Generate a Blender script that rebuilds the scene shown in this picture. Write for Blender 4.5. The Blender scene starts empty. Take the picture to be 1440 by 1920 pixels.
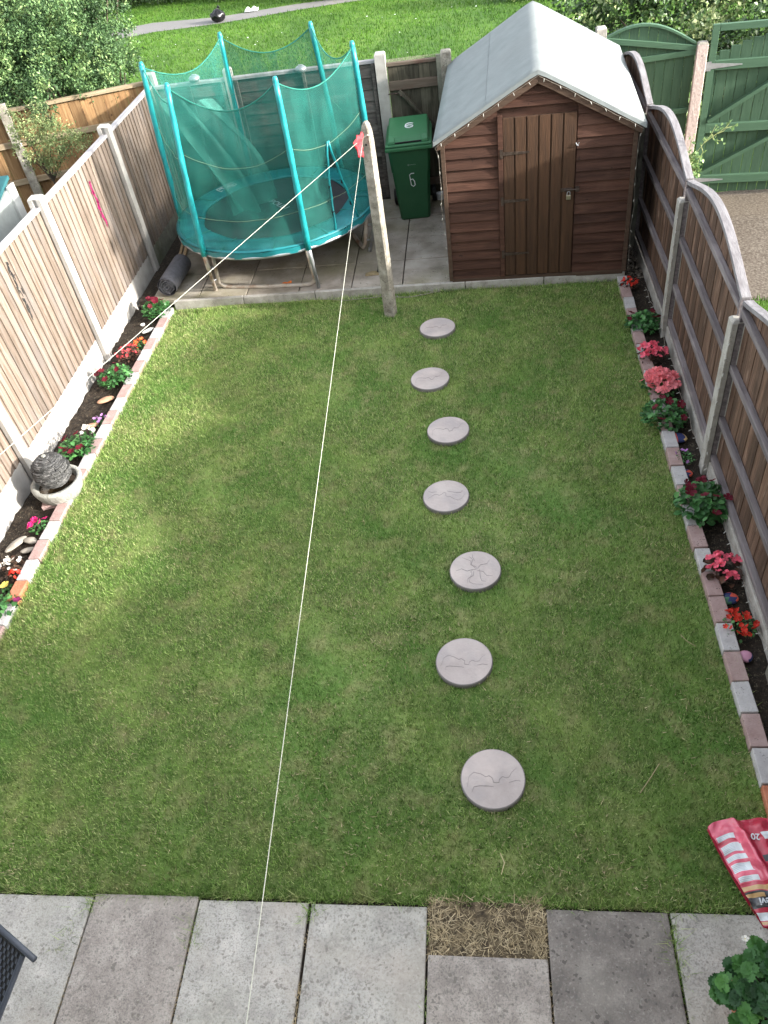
import bpy, math, random
import numpy as np
from mathutils import Vector, Matrix
R = math.radians
rng = random.Random(7)
scn = bpy.context.scene
COL = scn.collection

# ------------------------------------------------------------------ camera
H = 4.3
F_PX = 1456.9
rows = ((0.98961644, 0.0704189, -0.12530158), (-0.04083099, -0.69811822, -0.71481731), (-0.13781197, 0.71251114, -0.68799399))
cam = bpy.data.cameras.new('camera'); camo = bpy.data.objects.new('camera', cam); COL.objects.link(camo)
rx, ry, rz = (Vector(r) for r in rows)
mw = Matrix(((rx[0], -ry[0], -rz[0], 0), (rx[1], -ry[1], -rz[1], 0), (rx[2], -ry[2], -rz[2], H), (0, 0, 0, 1)))
camo.matrix_world = mw
cam.sensor_fit = 'HORIZONTAL'; cam.sensor_width = 36; cam.lens = F_PX * 36 / 1440
cam.clip_start = .05; cam.clip_end = 600
scn.camera = camo
scn.render.resolution_x = 768; scn.render.resolution_y = 1024

# ------------------------------------------------------------------ light
SUN = Vector((1, -.25, .345)).normalized()
EL = math.asin(SUN.z); AZ = math.atan2(SUN.x, SUN.y)
w = bpy.data.worlds.new('World'); scn.world = w; w.use_nodes = True
nt = w.node_tree; bg = nt.nodes['Background']
sky = nt.nodes.new('ShaderNodeTexSky'); sky.sky_type = 'NISHITA'; sky.sun_disc = False
sky.sun_elevation = EL; sky.sun_rotation = AZ; sky.dust_density = 2.2; sky.air_density = 1.0; sky.ozone_density = .6
hs = nt.nodes.new('ShaderNodeHueSaturation'); hs.inputs['Saturation'].default_value = .3   # thin bright cloud whitens the sky
nt.links.new(sky.outputs[0], hs.inputs['Color']); nt.links.new(hs.outputs[0], bg.inputs[0]); bg.inputs[1].default_value = .15
sl = bpy.data.lights.new('sun', 'SUN'); so = bpy.data.objects.new('sun', sl); COL.objects.link(so)
sl.energy = 2.25; sl.angle = R(2.2); sl.color = (1, .95, .87)
so.rotation_euler = SUN.to_track_quat('Z', 'Y').to_euler()
scn.view_settings.view_transform = 'Standard'; scn.view_settings.look = 'None'
scn.view_settings.exposure = 2.45; scn.view_settings.gamma = 1

# ------------------------------------------------------------------ helpers
RM = np.array(rows)
def gp(px, py, z=0.):
    """point of the real garden, at height z, seen at a pixel of the photo"""
    d = RM.T @ np.array([(px - 720) / F_PX, (py - 960) / F_PX, 1.])
    t = (z - H) / d[2]
    return (d[0] * t, d[1] * t, z)

def s2l(c):
    return tuple((v / 12.92 if v <= .04045 else ((v + .055) / 1.055) ** 2.4) for v in c)
def C(r, g, b):
    return s2l((r / 255, g / 255, b / 255)) + (1,)

def mat(name, cols, scale=6, stretch=(1, 1, 1), rough=.8, bump=.2, bscale=40, tint=.25, spec=.3, world=False, big=None, spots=None, detail=6, metal=0, trans=0, alpha=None, tintramp=None, distort=0, netfold=0):
    m = bpy.data.materials.new(name); m.use_nodes = True; t = m.node_tree; N = t.nodes; L = t.links
    b = N['Principled BSDF']; b.inputs['Roughness'].default_value = rough; b.inputs['Metallic'].default_value = metal
    b.inputs['Specular IOR Level'].default_value = spec
    if world:
        src = N.new('ShaderNodeNewGeometry').outputs['Position']
    else:
        tc = N.new('ShaderNodeTexCoord'); oi = N.new('ShaderNodeObjectInfo')
        a = N.new('ShaderNodeVectorMath'); a.operation = 'MULTIPLY_ADD'
        cmb = N.new('ShaderNodeCombineXYZ')
        for i in range(3): L.new(oi.outputs['Random'], cmb.inputs[i])
        L.new(cmb.outputs[0], a.inputs[0]); a.inputs[1].default_value = (17, 23, 11); L.new(tc.outputs['Object'], a.inputs[2])
        src = a.outputs[0]
    mp = N.new('ShaderNodeMapping'); mp.inputs['Scale'].default_value = stretch; L.new(src, mp.inputs[0])
    # shift the pattern per board / leaf through the tint attribute
    at = N.new('ShaderNodeAttribute'); at.attribute_name = 'tint'
    sh = N.new('ShaderNodeVectorMath'); sh.operation = 'ADD'
    mu = N.new('ShaderNodeMath'); mu.operation = 'MULTIPLY'; L.new(at.outputs['Fac'], mu.inputs[0]); mu.inputs[1].default_value = 0 if world else 37
    L.new(mp.outputs[0], sh.inputs[0]); L.new(mu.outputs[0], sh.inputs[1])
    nz = N.new('ShaderNodeTexNoise'); nz.inputs['Scale'].default_value = scale; nz.inputs['Detail'].default_value = detail
    nz.inputs['Roughness'].default_value = .62; nz.inputs['Distortion'].default_value = distort
    L.new(sh.outputs[0], nz.inputs['Vector'])
    cr = N.new('ShaderNodeValToRGB'); L.new(nz.outputs['Fac'], cr.inputs[0])
    n = len(cols); el = cr.color_ramp.elements
    while len(el) < n: el.new(.5)
    for i, c in enumerate(cols): el[i].position = .3 + .4 * i / max(1, n - 1); el[i].color = c
    col = cr.outputs[0]
    def mix(fac, a_, b_, mode='MIX'):
        x = N.new('ShaderNodeMix'); x.data_type = 'RGBA'; x.blend_type = mode
        if isinstance(fac, float): x.inputs[0].default_value = fac
        else: L.new(fac, x.inputs[0])
        L.new(a_, x.inputs[6])
        if isinstance(b_, tuple): x.inputs[7].default_value = b_
        else: L.new(b_, x.inputs[7])
        return x.outputs[2]
    def thresh(sc, lo, hi, vec=src, stretch2=None):
        q = N.new('ShaderNodeTexNoise'); q.inputs['Scale'].default_value = sc; q.inputs['Detail'].default_value = 5
        if stretch2:
            m2 = N.new('ShaderNodeMapping'); m2.inputs['Scale'].default_value = stretch2; L.new(vec, m2.inputs[0]); vec = m2.outputs[0]
        L.new(vec, q.inputs['Vector'])
        r = N.new('ShaderNodeMapRange'); r.inputs[1].default_value = lo; r.inputs[2].default_value = hi; r.clamp = True
        L.new(q.outputs['Fac'], r.inputs[0]); return r.outputs[0]
    if tintramp:
        tr = N.new('ShaderNodeValToRGB'); L.new(at.outputs['Fac'], tr.inputs[0]); e = tr.color_ramp.elements
        while len(e) < len(tintramp): e.new(.5)
        for i, c in enumerate(tintramp): e[i].position = i / (len(tintramp) - 1); e[i].color = c
        col = mix(.55, col, tr.outputs[0])
    for bgc in (big or []):       # (scale, lo, hi, colour[, strength, stretch])
        fac = thresh(bgc[0], bgc[1], bgc[2], stretch2=bgc[5] if len(bgc) > 5 else None)
        if len(bgc) > 4:
            k = N.new('ShaderNodeMath'); k.operation = 'MULTIPLY'; L.new(fac, k.inputs[0]); k.inputs[1].default_value = bgc[4]; fac = k.outputs[0]
        col = mix(fac, col, bgc[3])
    if spots:                     # (scale, size, colour)
        dn = N.new('ShaderNodeTexNoise'); dn.inputs['Scale'].default_value = spots[0] * 1.3; dn.inputs['Detail'].default_value = 3; L.new(src, dn.inputs['Vector'])
        dv = N.new('ShaderNodeVectorMath'); dv.operation = 'MULTIPLY_ADD'; L.new(dn.outputs['Color'], dv.inputs[0]); dv.inputs[1].default_value = (1.1 / spots[0],) * 3; L.new(src, dv.inputs[2])
        v = N.new('ShaderNodeTexVoronoi'); v.inputs['Scale'].default_value = spots[0]; L.new(dv.outputs[0], v.inputs['Vector'])
        sn = N.new('ShaderNodeTexNoise'); sn.inputs['Scale'].default_value = spots[0] * .3; L.new(src, sn.inputs['Vector'])
        sz = N.new('ShaderNodeMapRange'); L.new(sn.outputs['Fac'], sz.inputs[0]); sz.inputs[1].default_value = .4; sz.inputs[2].default_value = .7; sz.inputs[3].default_value = 0; sz.inputs[4].default_value = spots[1]
        lt = N.new('ShaderNodeMath'); lt.operation = 'LESS_THAN'; L.new(v.outputs['Distance'], lt.inputs[0]); L.new(sz.outputs[0], lt.inputs[1])
        k = N.new('ShaderNodeMath'); k.operation = 'MULTIPLY'; L.new(lt.outputs[0], k.inputs[0]); k.inputs[1].default_value = .75
        col = mix(k.outputs[0], col, spots[2])
    mr = N.new('ShaderNodeMapRange'); L.new(at.outputs['Fac'], mr.inputs[0]); mr.inputs[3].default_value = 1 - tint; mr.inputs[4].default_value = 1 + tint
    vm = N.new('ShaderNodeVectorMath'); vm.operation = 'SCALE'; L.new(col, vm.inputs[0]); L.new(mr.outputs[0], vm.inputs['Scale'])
    L.new(vm.outputs[0], b.inputs['Base Color'])
    if bump:
        bn = N.new('ShaderNodeTexNoise'); bn.inputs['Scale'].default_value = bscale; bn.inputs['Detail'].default_value = 4; L.new(sh.outputs[0], bn.inputs['Vector'])
        bp = N.new('ShaderNodeBump'); bp.inputs['Strength'].default_value = bump; bp.inputs['Distance'].default_value = .01
        L.new(bn.outputs['Fac'], bp.inputs['Height']); L.new(bp.outputs[0], b.inputs['Normal'])
    out = N['Material Output']; sh_ = b.outputs[0]
    if trans:
        tl = N.new('ShaderNodeBsdfTranslucent'); L.new(vm.outputs[0], tl.inputs[0])
        mx = N.new('ShaderNodeMixShader'); mx.inputs[0].default_value = trans; L.new(sh_, mx.inputs[1]); L.new(tl.outputs[0], mx.inputs[2]); sh_ = mx.outputs[0]
    if alpha is not None:
        tp = N.new('ShaderNodeBsdfTransparent'); mx = N.new('ShaderNodeMixShader')
        if netfold:            # the fabric bunches into denser folds
            q = N.new('ShaderNodeTexNoise'); q.inputs['Scale'].default_value = 2.2; q.inputs['Detail'].default_value = 4; q.inputs['Distortion'].default_value = 1.2
            m2 = N.new('ShaderNodeMapping'); m2.inputs['Scale'].default_value = (1.6, 1.6, .45); m2.inputs['Rotation'].default_value = (.3, .5, 0); L.new(sh.outputs[0], m2.inputs[0]); L.new(m2.outputs[0], q.inputs['Vector'])
            r_ = N.new('ShaderNodeMapRange'); r_.inputs[1].default_value = .38; r_.inputs[2].default_value = .66; r_.inputs[3].default_value = alpha - netfold; r_.inputs[4].default_value = alpha + netfold; L.new(q.outputs['Fac'], r_.inputs[0]); L.new(r_.outputs[0], mx.inputs[0])
        else: mx.inputs[0].default_value = alpha
        L.new(tp.outputs[0], mx.inputs[1]); L.new(sh_, mx.inputs[2]); sh_ = mx.outputs[0]
    L.new(sh_, out.inputs[0])
    return m

def plain(name, col, rough=.6, **k):
    c = tuple(v * .82 for v in col[:3]) + (1,); d = tuple(min(1, v * 1.15) for v in col[:3]) + (1,)
    k.setdefault('bump', .08)
    return mat(name, [c, d], rough=rough, tint=k.pop('tint', .1), **k)

class MB:
    """collects polygons, then becomes ONE mesh object"""
    def __init__(s): s.v = []; s.f = []; s.t = []; s.m = []
    def add(s, vs, fs, tint=None, mi=0):
        o = len(s.v); s.v += [tuple(v) for v in vs]
        tint = rng.random() if tint is None else tint
        for f in fs: s.f.append(tuple(i + o for i in f)); s.t.append(tint); s.m.append(mi)
        return s
    def hexa(s, p, tint=None, mi=0):      # p: 4 bottom (ccw) + 4 top
        return s.add(p, [(3, 2, 1, 0), (4, 5, 6, 7), (0, 1, 5, 4), (1, 2, 6, 5), (2, 3, 7, 6), (3, 0, 4, 7)], tint, mi)
    def box(s, x0, x1, y0, y1, z0, z1, tint=None, mi=0):
        return s.hexa([(x0, y0, z0), (x1, y0, z0), (x1, y1, z0), (x0, y1, z0), (x0, y0, z1), (x1, y0, z1), (x1, y1, z1), (x0, y1, z1)], tint, mi)
    def beam(s, a, b, w, h, up=(0, 0, 1), tint=None, mi=0, w2=None, h2=None):
        a = Vector(a); b = Vector(b); d = (b - a).normalized(); u = Vector(up)
        if abs(d.dot(u)) > .98: u = Vector((0, 1, 0))
        x = d.cross(u).normalized(); y = x.cross(d).normalized(); w2 = w if w2 is None else w2; h2 = h if h2 is None else h2
        P = []
        for c, ww, hh in ((a, w, h), (b, w2, h2)):
            for sx, sy in ((-1, -1), (1, -1), (1, 1), (-1, 1)): P.append(c + x * sx * ww / 2 + y * sy * hh / 2)
        return s.hexa(P, tint, mi)
    def tube(s, pts, r, seg=8, tint=None, mi=0, cap=True):
        pts = [Vector(p) for p in pts]; rs = r if isinstance(r, (list, tuple)) else [r] * len(pts); tint = rng.random() if tint is None else tint
        V = []; ref = Vector((0.13, .31, .94)).normalized(); n = len(pts)
        for i, p in enumerate(pts):
            d = (pts[min(i + 1, n - 1)] - pts[max(i - 1, 0)]).normalized()
            if abs(d.dot(ref)) > .97: ref = Vector((1, .2, 0)).normalized()
            x = d.cross(ref).normalized(); y = d.cross(x)
            for k in range(seg): a = 2 * math.pi * k / seg; V.append(p + (x * math.cos(a) + y * math.sin(a)) * rs[i])
        Fc = [(i * seg + k, i * seg + (k + 1) % seg, (i + 1) * seg + (k + 1) % seg, (i + 1) * seg + k) for i in range(n - 1) for k in range(seg)]
        if cap: Fc += [tuple(range(seg))[::-1], tuple(range((n - 1) * seg, n * seg))]
        return s.add(V, Fc, tint, mi)
    def lathe(s, prof, seg=32, c=(0, 0, 0), tint=.5, mi=0, jit=0):
        V = []; n = len(prof)
        for r, z in prof:
            for k in range(seg):
                a = 2 * math.pi * k / seg; rr = r * (1 + (rng.random() - .5) * jit)
                V.append((c[0] + rr * math.cos(a), c[1] + rr * math.sin(a), c[2] + z))
        return s.add(V, [(i * seg + k, i * seg + (k + 1) % seg, (i + 1) * seg + (k + 1) % seg, (i + 1) * seg + k) for i in range(n - 1) for k in range(seg)], tint, mi)
    def prism(s, out, z0, z1, tint=None, mi=0):     # outline in xy
        n = len(out); V = [(x, y, z0) for x, y in out] + [(x, y, z1) for x, y in out]
        return s.add(V, [tuple(range(n))[::-1], tuple(range(n, 2 * n))] + [(i, (i + 1) % n, n + (i + 1) % n, n + i) for i in range(n)], tint, mi)
    def prismy(s, out, y0, y1, tint=None, mi=0):    # outline in xz, thickness along y
        n = len(out); V = [(x, y0, z) for x, z in out] + [(x, y1, z) for x, z in out]
        return s.add(V, [tuple(range(n)), tuple(range(n, 2 * n))[::-1]] + [(i, n + i, n + (i + 1) % n, (i + 1) % n) for i in range(n)], tint, mi)
    def grid(s, fn, nu, nv, tint=.5, mi=None):
        V = [fn(i / nu, j / nv) for j in range(nv + 1) for i in range(nu + 1)]
        o = len(s.v); s.v += [tuple(v) for v in V]
        for j in range(nv):
            for i in range(nu):
                a = o + j * (nu + 1) + i
                s.f.append((a, a + 1, a + nu + 2, a + nu + 1)); s.t.append(tint); s.m.append(mi(( i + .5) / nu, (j + .5) / nv) if mi else 0)
        return s
    def mesh(s, name, m, smooth=False):
        me = bpy.data.meshes.new(name); me.from_pydata(s.v, [], s.f)
        for q in (m if isinstance(m, (list, tuple)) else [m]): me.materials.append(q)
        if any(s.m): me.polygons.foreach_set('material_index', s.m)
        a = me.attributes.new('tint', 'FLOAT', 'FACE'); a.data.foreach_set('value', s.t)
        if smooth: me.polygons.foreach_set('use_smooth', [True] * len(s.f))
        me.update(); return me
    def build(s, name, m, parent=None, bevel=0, smooth=False, solid=0, loc=None, rotz=0, label=None, solidoff=0):
        o = bpy.data.objects.new(name, s.mesh(name, m, smooth)); COL.objects.link(o)
        if parent: o.parent = parent
        if loc is not None: o.location = loc
        if rotz: o.rotation_euler = (0, 0, rotz)
        if solid: q = o.modifiers.new('solid', 'SOLIDIFY'); q.thickness = solid; q.offset = solidoff
        if bevel: q = o.modifiers.new('bevel', 'BEVEL'); q.width = bevel; q.segments = 2; q.limit_method = 'ANGLE'; q.angle_limit = R(35)
        if label: o['label'] = label
        return o

def thing(name, label, cat, loc=(0, 0, 0), rotz=0, group=None):
    o = bpy.data.objects.new(name, None); COL.objects.link(o); o.empty_display_size = .1
    o.location = loc; o.rotation_euler = (0, 0, rotz); o['label'] = label; o['category'] = cat
    if group: o['group'] = group
    return o
def tag(o, label, cat, group=None):
    o['label'] = label; o['category'] = cat
    if group: o['group'] = group
    return o
def kind(o, k, label=None):
    o['kind'] = k
    if label: o['label'] = label
    return o
def copy_tree(o, parent=None):
    c = o.copy(); COL.objects.link(c); c.parent = parent
    for ch in [x for x in ALL(o)]: copy_tree(ch, c)
    return c
def ALL(o): return [x for x in bpy.data.objects if x.parent == o]

def npmesh(name, verts, faces, tints, m, parent=None, smooth=False):
    """faces: (n,3) int array"""
    me = bpy.data.meshes.new(name); me.vertices.add(len(verts)); me.vertices.foreach_set('co', np.asarray(verts, np.float32).ravel())
    n, k = faces.shape; me.loops.add(n * k); me.loops.foreach_set('vertex_index', faces.astype(np.int32).ravel())
    me.polygons.add(n); me.polygons.foreach_set('loop_start', np.arange(0, n * k, k, dtype=np.int32)); me.polygons.foreach_set('loop_total', np.full(n, k, np.int32))
    me.materials.append(m); a = me.attributes.new('tint', 'FLOAT', 'FACE'); a.data.foreach_set('value', np.asarray(tints, np.float32))
    if smooth: me.polygons.foreach_set('use_smooth', np.ones(n, bool))
    me.update(calc_edges=True); o = bpy.data.objects.new(name, me); COL.objects.link(o)
    if parent: o.parent = parent
    return o

NR = np.random.default_rng(5)
def leaf_arrays(P, size, up=.4, aspect=.55, fold=.25, tints=None, outdir=None):
    """folded diamond leaves at points P"""
    n = len(P); d = NR.normal(size=(n, 3)); 
    if outdir is not None: d += outdir * 1.2
    d /= np.linalg.norm(d, axis=1)[:, None]
    nr = NR.normal(size=(n, 3)); nr[:, 2] += up * 4; nr -= (nr * d).sum(1)[:, None] * d; nr /= np.linalg.norm(nr, axis=1)[:, None]
    sd = np.cross(d, nr); s = (size * NR.uniform(.6, 1.25, n))[:, None]
    base = P - d * s * .5; tip = P + d * s * .5 - nr * s * .12; mid = P + nr * 0
    l = mid + sd * s * aspect * .5 + nr * s * fold * .5; r = mid - sd * s * aspect * .5 + nr * s * fold * .5
    V = np.stack([base, l, tip, r], 1).reshape(-1, 3)
    i = np.arange(n)[:, None] * 4; Fc = np.concatenate([i + [0, 2, 1], i + [0, 3, 2]], 0)
    t = NR.uniform(0, 1, n) if tints is None else tints
    return V, Fc, np.concatenate([t, t])

def crown_points(blobs, nclump, per, spread, seed=1):
    """clumps on the outer shells of ellipsoids -> leaf points with a clump tint"""
    g = np.random.default_rng(seed); P = []; T = []; D = []
    vol = np.array([b[3] * b[4] * b[5] for b in blobs]) ** .7; vol /= vol.sum()
    for b, f in zip(blobs, vol):
        c = np.array(b[:3]); rr = np.array(b[3:6]); k = max(2, int(nclump * f))
        for _ in range(k):
            u = g.normal(size=3); u /= np.linalg.norm(u); rad = g.uniform(.5, 1.08)
            cc = c + u * rr * rad; tc = np.clip(g.normal(.5, .22), 0, 1)
            q = g.normal(size=(per, 3)) * spread * g.uniform(.5, 1.3)
            P.append(cc + q); T.append(np.clip(tc + g.normal(0, .16, per), 0, 1)); D.append(np.repeat(u[None], per, 0))
    return np.concatenate(P), np.concatenate(T), np.concatenate(D)

# ------------------------------------------------------------------ materials
GRASSBIG = [(2.2, .45, .66, (.27, .37, .10, 1), .55), (1.3, .48, .64, (.09, .21, .035, 1), .6), (5.5, .5, .7, (.33, .31, .15, 1), .5), (11, .54, .68, (.36, .35, .17, 1), .4), (17, .53, .66, (.05, .12, .02, 1), .5), (30, .54, .64, (.42, .40, .22, 1), .45), (.6, .5, .62, (.26, .28, .1, 1), .2)]
m_lawn = mat('lawn_soil_turf', [(0.05255, 0.08424, 0.01901, 1), (0.1201, 0.1825, 0.04435, 1), (0.1952, 0.2246, 0.09504, 1)], scale=60, bump=.5, bscale=160, world=True, big=GRASSBIG[:3], tint=0)
m_blade = mat('grass_blades', [(0.1224, 0.2714, 0.03904, 1), (0.1837, 0.3571, 0.0621, 1), (0.2755, 0.4142, 0.1065, 1)], scale=9, rough=.6, bump=0, world=True, tint=.62, trans=.3, big=GRASSBIG, tintramp=[(0.04593, 0.1143, 0.02129, 1), (0.1224, 0.2714, 0.04969, 1), (0.2143, 0.3857, 0.07986, 1), (0.3368, 0.4571, 0.142, 1), (0.6736, 0.5714, 0.3904, 1)])
m_park = mat('park_grass', [(0.04, 0.104, 0.0096, 1), (0.072, 0.152, 0.016, 1), (0.12, 0.192, 0.028, 1)], scale=7, bump=.8, bscale=45, world=True, tint=0, big=[(.35, .45, .6, (0.036, 0.096, 0.0096, 1), .7), (1.6, .5, .7, (0.112, 0.2, 0.024, 1), .5)])
m_parkblade = mat('park_blades', [(0.04, 0.112, 0.0096, 1), (0.08, 0.176, 0.016, 1)], scale=3, bump=0, world=True, tint=.5, trans=.35, big=[(.35, .45, .6, (0.036, 0.096, 0.0096, 1), .7)])
m_tarmac = mat('tarmac', [(0.128, 0.124, 0.12, 1), (0.192, 0.188, 0.184, 1)], scale=30, world=True, tint=0, bump=.4, big=[(.8, .5, .7, (0.24, 0.224, 0.208, 1), .5)])
m_soil = mat('soil', [(.006, .005, .004, 1), (.02, .014, .009, 1), (.045, .032, .022, 1)], scale=45, world=True, tint=.3, bump=1, bscale=70, spots=(90, .5, (.12, .1, .07, 1)))
m_gravel = mat('gravel', [(0.04896, 0.03713, 0.02805, 1), (0.1088, 0.09017, 0.0714, 1), (0.1795, 0.1591, 0.1326, 1)], scale=35, world=True, tint=.45, bump=.6, big=[(1.2, .45, .7, (0.1632, 0.1326, 0.0969, 1), .4)])
SLAB = [(.32, .3, .275, 1), (.42, .4, .365, 1), (.53, .5, .46, 1)]
m_slab_pale = mat('slab_pale', SLAB, scale=7, bump=.5, bscale=90, tint=.08, spots=(38, .42, (0.2128, 0.1944, 0.1683, 1)), big=[(120, .5, .62, (.12, .115, .105, 1), .45), (45, .56, .66, (.13, .125, .11, 1), .5), (3, .5, .72, (0.448, 0.3888, 0.3366, 1), .6), (1.7, .52, .7, (0.2912, 0.2808, 0.2346, 1), .5), (60, .55, .7, (0.56, 0.5184, 0.459, 1), .5)])
m_slab_dark = mat('slab_dark', [(0.132, 0.1155, 0.105, 1), (0.198, 0.1733, 0.155, 1), (0.275, 0.2467, 0.22, 1)], scale=8, bump=.5, bscale=90, tint=.08, spots=(34, .42, (0.088, 0.07875, 0.07, 1)), big=[(120, .5, .62, (.12, .115, .105, 1), .45), (45, .56, .66, (.13, .125, .11, 1), .5), (4, .5, .7, (0.286, 0.2625, 0.23, 1), .5), (70, .57, .7, (0.363, 0.336, 0.3, 1), .5)])
m_slab_mid = mat('slab_mid', [(0.24, 0.2109, 0.189, 1), (0.324, 0.285, 0.2538, 1), (0.432, 0.3876, 0.3456, 1)], scale=8, bump=.5, bscale=90, tint=.08, spots=(40, .42, (0.156, 0.1425, 0.1242, 1)), big=[(120, .5, .62, (.12, .115, .105, 1), .45), (45, .56, .66, (.13, .125, .11, 1), .5), (3, .5, .7, (0.396, 0.3534, 0.3132, 1), .5), (65, .57, .7, (0.504, 0.456, 0.4104, 1), .5)])
m_backslab = mat('back_slab', [(0.192, 0.1667, 0.1344, 1), (0.3, 0.2645, 0.224, 1), (0.408, 0.368, 0.3248, 1)], scale=3.5, bump=.4, bscale=60, tint=.1, world=True, spots=(30, .3, (0.108, 0.09775, 0.0784, 1)), big=[(.9, .45, .62, (0.204, 0.1898, 0.112, 1), .75), (2.5, .5, .7, (0.456, 0.414, 0.3696, 1), .5)])
m_conc = mat('post_concrete', [(0.2422, 0.2261, 0.2019, 1), (0.3391, 0.323, 0.2907, 1), (0.4199, 0.4037, 0.3715, 1)], scale=9, bump=.4, bscale=80, tint=.06, spots=(60, .35, (0.1777, 0.1615, 0.1453, 1)))
m_concw = mat('pale_concrete', [(0.2788, 0.2665, 0.246, 1), (0.3444, 0.328, 0.3075, 1), (0.3936, 0.3772, 0.3526, 1)], scale=7, bump=.25, bscale=60, tint=.05)
m_concold = mat('weathered_concrete', [(.15, .135, .11, 1), (.26, .24, .2, 1), (.4, .38, .33, 1)], scale=14, bump=.8, bscale=90, tint=.05, spots=(70, .45, (.1, .09, .07, 1)), big=[(2.2, .5, .7, (.13, .12, .09, 1), .6)])
m_concdark = mat('mossy_concrete', [(.1, .1, .08, 1), (.16, .16, .13, 1), (.22, .22, .18, 1)], scale=9, bump=.5, tint=.05, big=[(3, .5, .7, (.09, .1, .05, 1), .6)])
def wood(name, c, st=(14, 14, 1), **k):
    k.setdefault('tint', .28); k.setdefault('bump', .35)
    return mat(name, c, scale=2.2, stretch=st, bscale=9, rough=.8, distort=.6, **k)
V_ = (14, 14, 1.1); X_ = (1.1, 14, 14)
m_wleft = wood('weathered_larch', [(0.1041, 0.0746, 0.05462, 1), (0.1538, 0.1169, 0.09132, 1), (0.1968, 0.1558, 0.1274, 1), (0.2343, 0.2011, 0.1758, 1)], V_, big=[(1.8, .5, .66, (0.1711, 0.1486, 0.1375, 1), .7, (3, 3, 1)), (5, .6, .72, (0.2841, 0.2465, 0.2126, 1), .6, (4, 4, 1))], spots=(9, .12, (0.0829, 0.05695, 0.03981, 1)), tint=.22)
m_wcap = wood('grey_capping', [(0.24, 0.224, 0.232, 1), (0.336, 0.32, 0.328, 1), (0.416, 0.4, 0.4, 1)], X_, tint=.1)
m_wcapr = wood('grey_bow_capping', [(.13, .12, .125, 1), (.19, .18, .185, 1), (.25, .24, .245, 1)], X_, tint=.1)
m_wright = wood('brown_fence_board', [(0.05307, 0.03123, 0.02197, 1), (0.1002, 0.05856, 0.03887, 1), (0.1533, 0.09272, 0.06337, 1)], V_, tint=.35, big=[(3, .55, .7, (0.2005, 0.1269, 0.09291, 1), .5, (5, 5, 1)), (6, .62, .68, (0.2831, 0.1952, 0.1521, 1), .5, (3, 3, .6))])
m_wrail = wood('silvered_rail', [(0.09405, 0.0808, 0.0855, 1), (0.1599, 0.1391, 0.1411, 1), (0.2351, 0.211, 0.2137, 1)], X_, tint=.15, big=[(3, .58, .7, (0.2822, 0.2514, 0.248, 1), .5)], spots=(12, .12, (0.04702, 0.03591, 0.0342, 1)))
m_wneigh = wood('honey_closeboard', [(0.152, 0.08, 0.036, 1), (0.24, 0.14, 0.064, 1), (0.32, 0.208, 0.104, 1)], V_, tint=.25, spots=(7, .16, (0.08, 0.04, 0.024, 1)))
m_wneighrail = wood('honey_rail', [(0.224, 0.168, 0.104, 1), (0.32, 0.256, 0.168, 1)], X_, tint=.1)
m_wback = wood('dark_lap', [(0.04725, 0.0405, 0.03645, 1), (0.08775, 0.07425, 0.0675, 1), (0.1485, 0.1283, 0.1148, 1)], X_, tint=.3, big=[(2, .5, .7, (0.162, 0.1485, 0.135, 1), .5)])
m_wgate = wood('dark_gate_board', [(.03, .027, .018, 1), (.06, .054, .038, 1), (.1, .09, .065, 1)], V_, tint=.3, big=[(3, .55, .7, (.13, .12, .09, 1), .5)])
m_wgaterail = wood('gate_rail', [(.08, .06, .045, 1), (.14, .11, .085, 1)], X_, tint=.2, big=[(3, .55, .7, (.1, .04, .03, 1), .5)])
m_shed = wood('shed_cladding', [(0.03732, 0.01584, 0.01007, 1), (0.06221, 0.02746, 0.0175, 1), (0.09018, 0.04224, 0.02757, 1)], X_, tint=.22, big=[(1.3, .55, .7, (0.02177, 0.01056, 0.007421, 1), .6, (1, 1, 2.5)), (3.5, .56, .7, (0.1057, 0.05544, 0.03711, 1), .4)], spots=(7, .14, (0.02177, 0.009504, 0.006361, 1)))
m_door = wood('shed_door_stain', [(0.03002, 0.01247, 0.003993, 1), (0.04683, 0.01995, 0.006655, 1), (0.06304, 0.02743, 0.01065, 1)], V_, tint=.14, spots=(8, .1, (0.01801, 0.007482, 0.00355, 1)), spec=.5)
m_fascia = wood('shed_fascia', [(0.0525, 0.0315, 0.021, 1), (0.0875, 0.056, 0.0385, 1)], X_, tint=.1)
m_felt = mat('pale_roofing_felt', [(0.165, 0.186, 0.186, 1), (0.1895, 0.2106, 0.2106, 1), (0.2106, 0.2352, 0.2317, 1)], scale=5, stretch=(1, 1, 1), bump=.25, bscale=30, tint=.03, rough=.85, big=[(1.1, .5, .7, (0.1755, 0.1895, 0.1895, 1), .5), (.7, .5, .7, (0.2246, 0.2457, 0.2387, 1), .4)])
m_green = wood('green_fence_paint', [(0.0246, 0.0615, 0.0328, 1), (0.03444, 0.0779, 0.04428, 1), (0.0451, 0.0943, 0.05412, 1)], V_, tint=.12, spec=.4)
m_greenr = wood('green_rail_paint', [(0.0425, 0.09775, 0.0561, 1), (0.0561, 0.119, 0.0697, 1)], X_, tint=.06, spec=.4)
m_galv = plain('galvanised_steel', (.42, .44, .46), rough=.4, metal=.7, scale=20)
m_rust = mat('rusty_white_tube', [(.5, .47, .43, 1), (.42, .37, .31, 1), (.2, .09, .04, 1)], scale=7, rough=.5, tint=.05, spec=.4)
m_iron = mat('brown_ironwork', [(.03, .02, .016, 1), (.1, .075, .06, 1)], scale=40, rough=.5, metal=.4, tint=.1)
m_brass = plain('padlock_brass', (.45, .4, .3), rough=.35, metal=.8)
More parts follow.
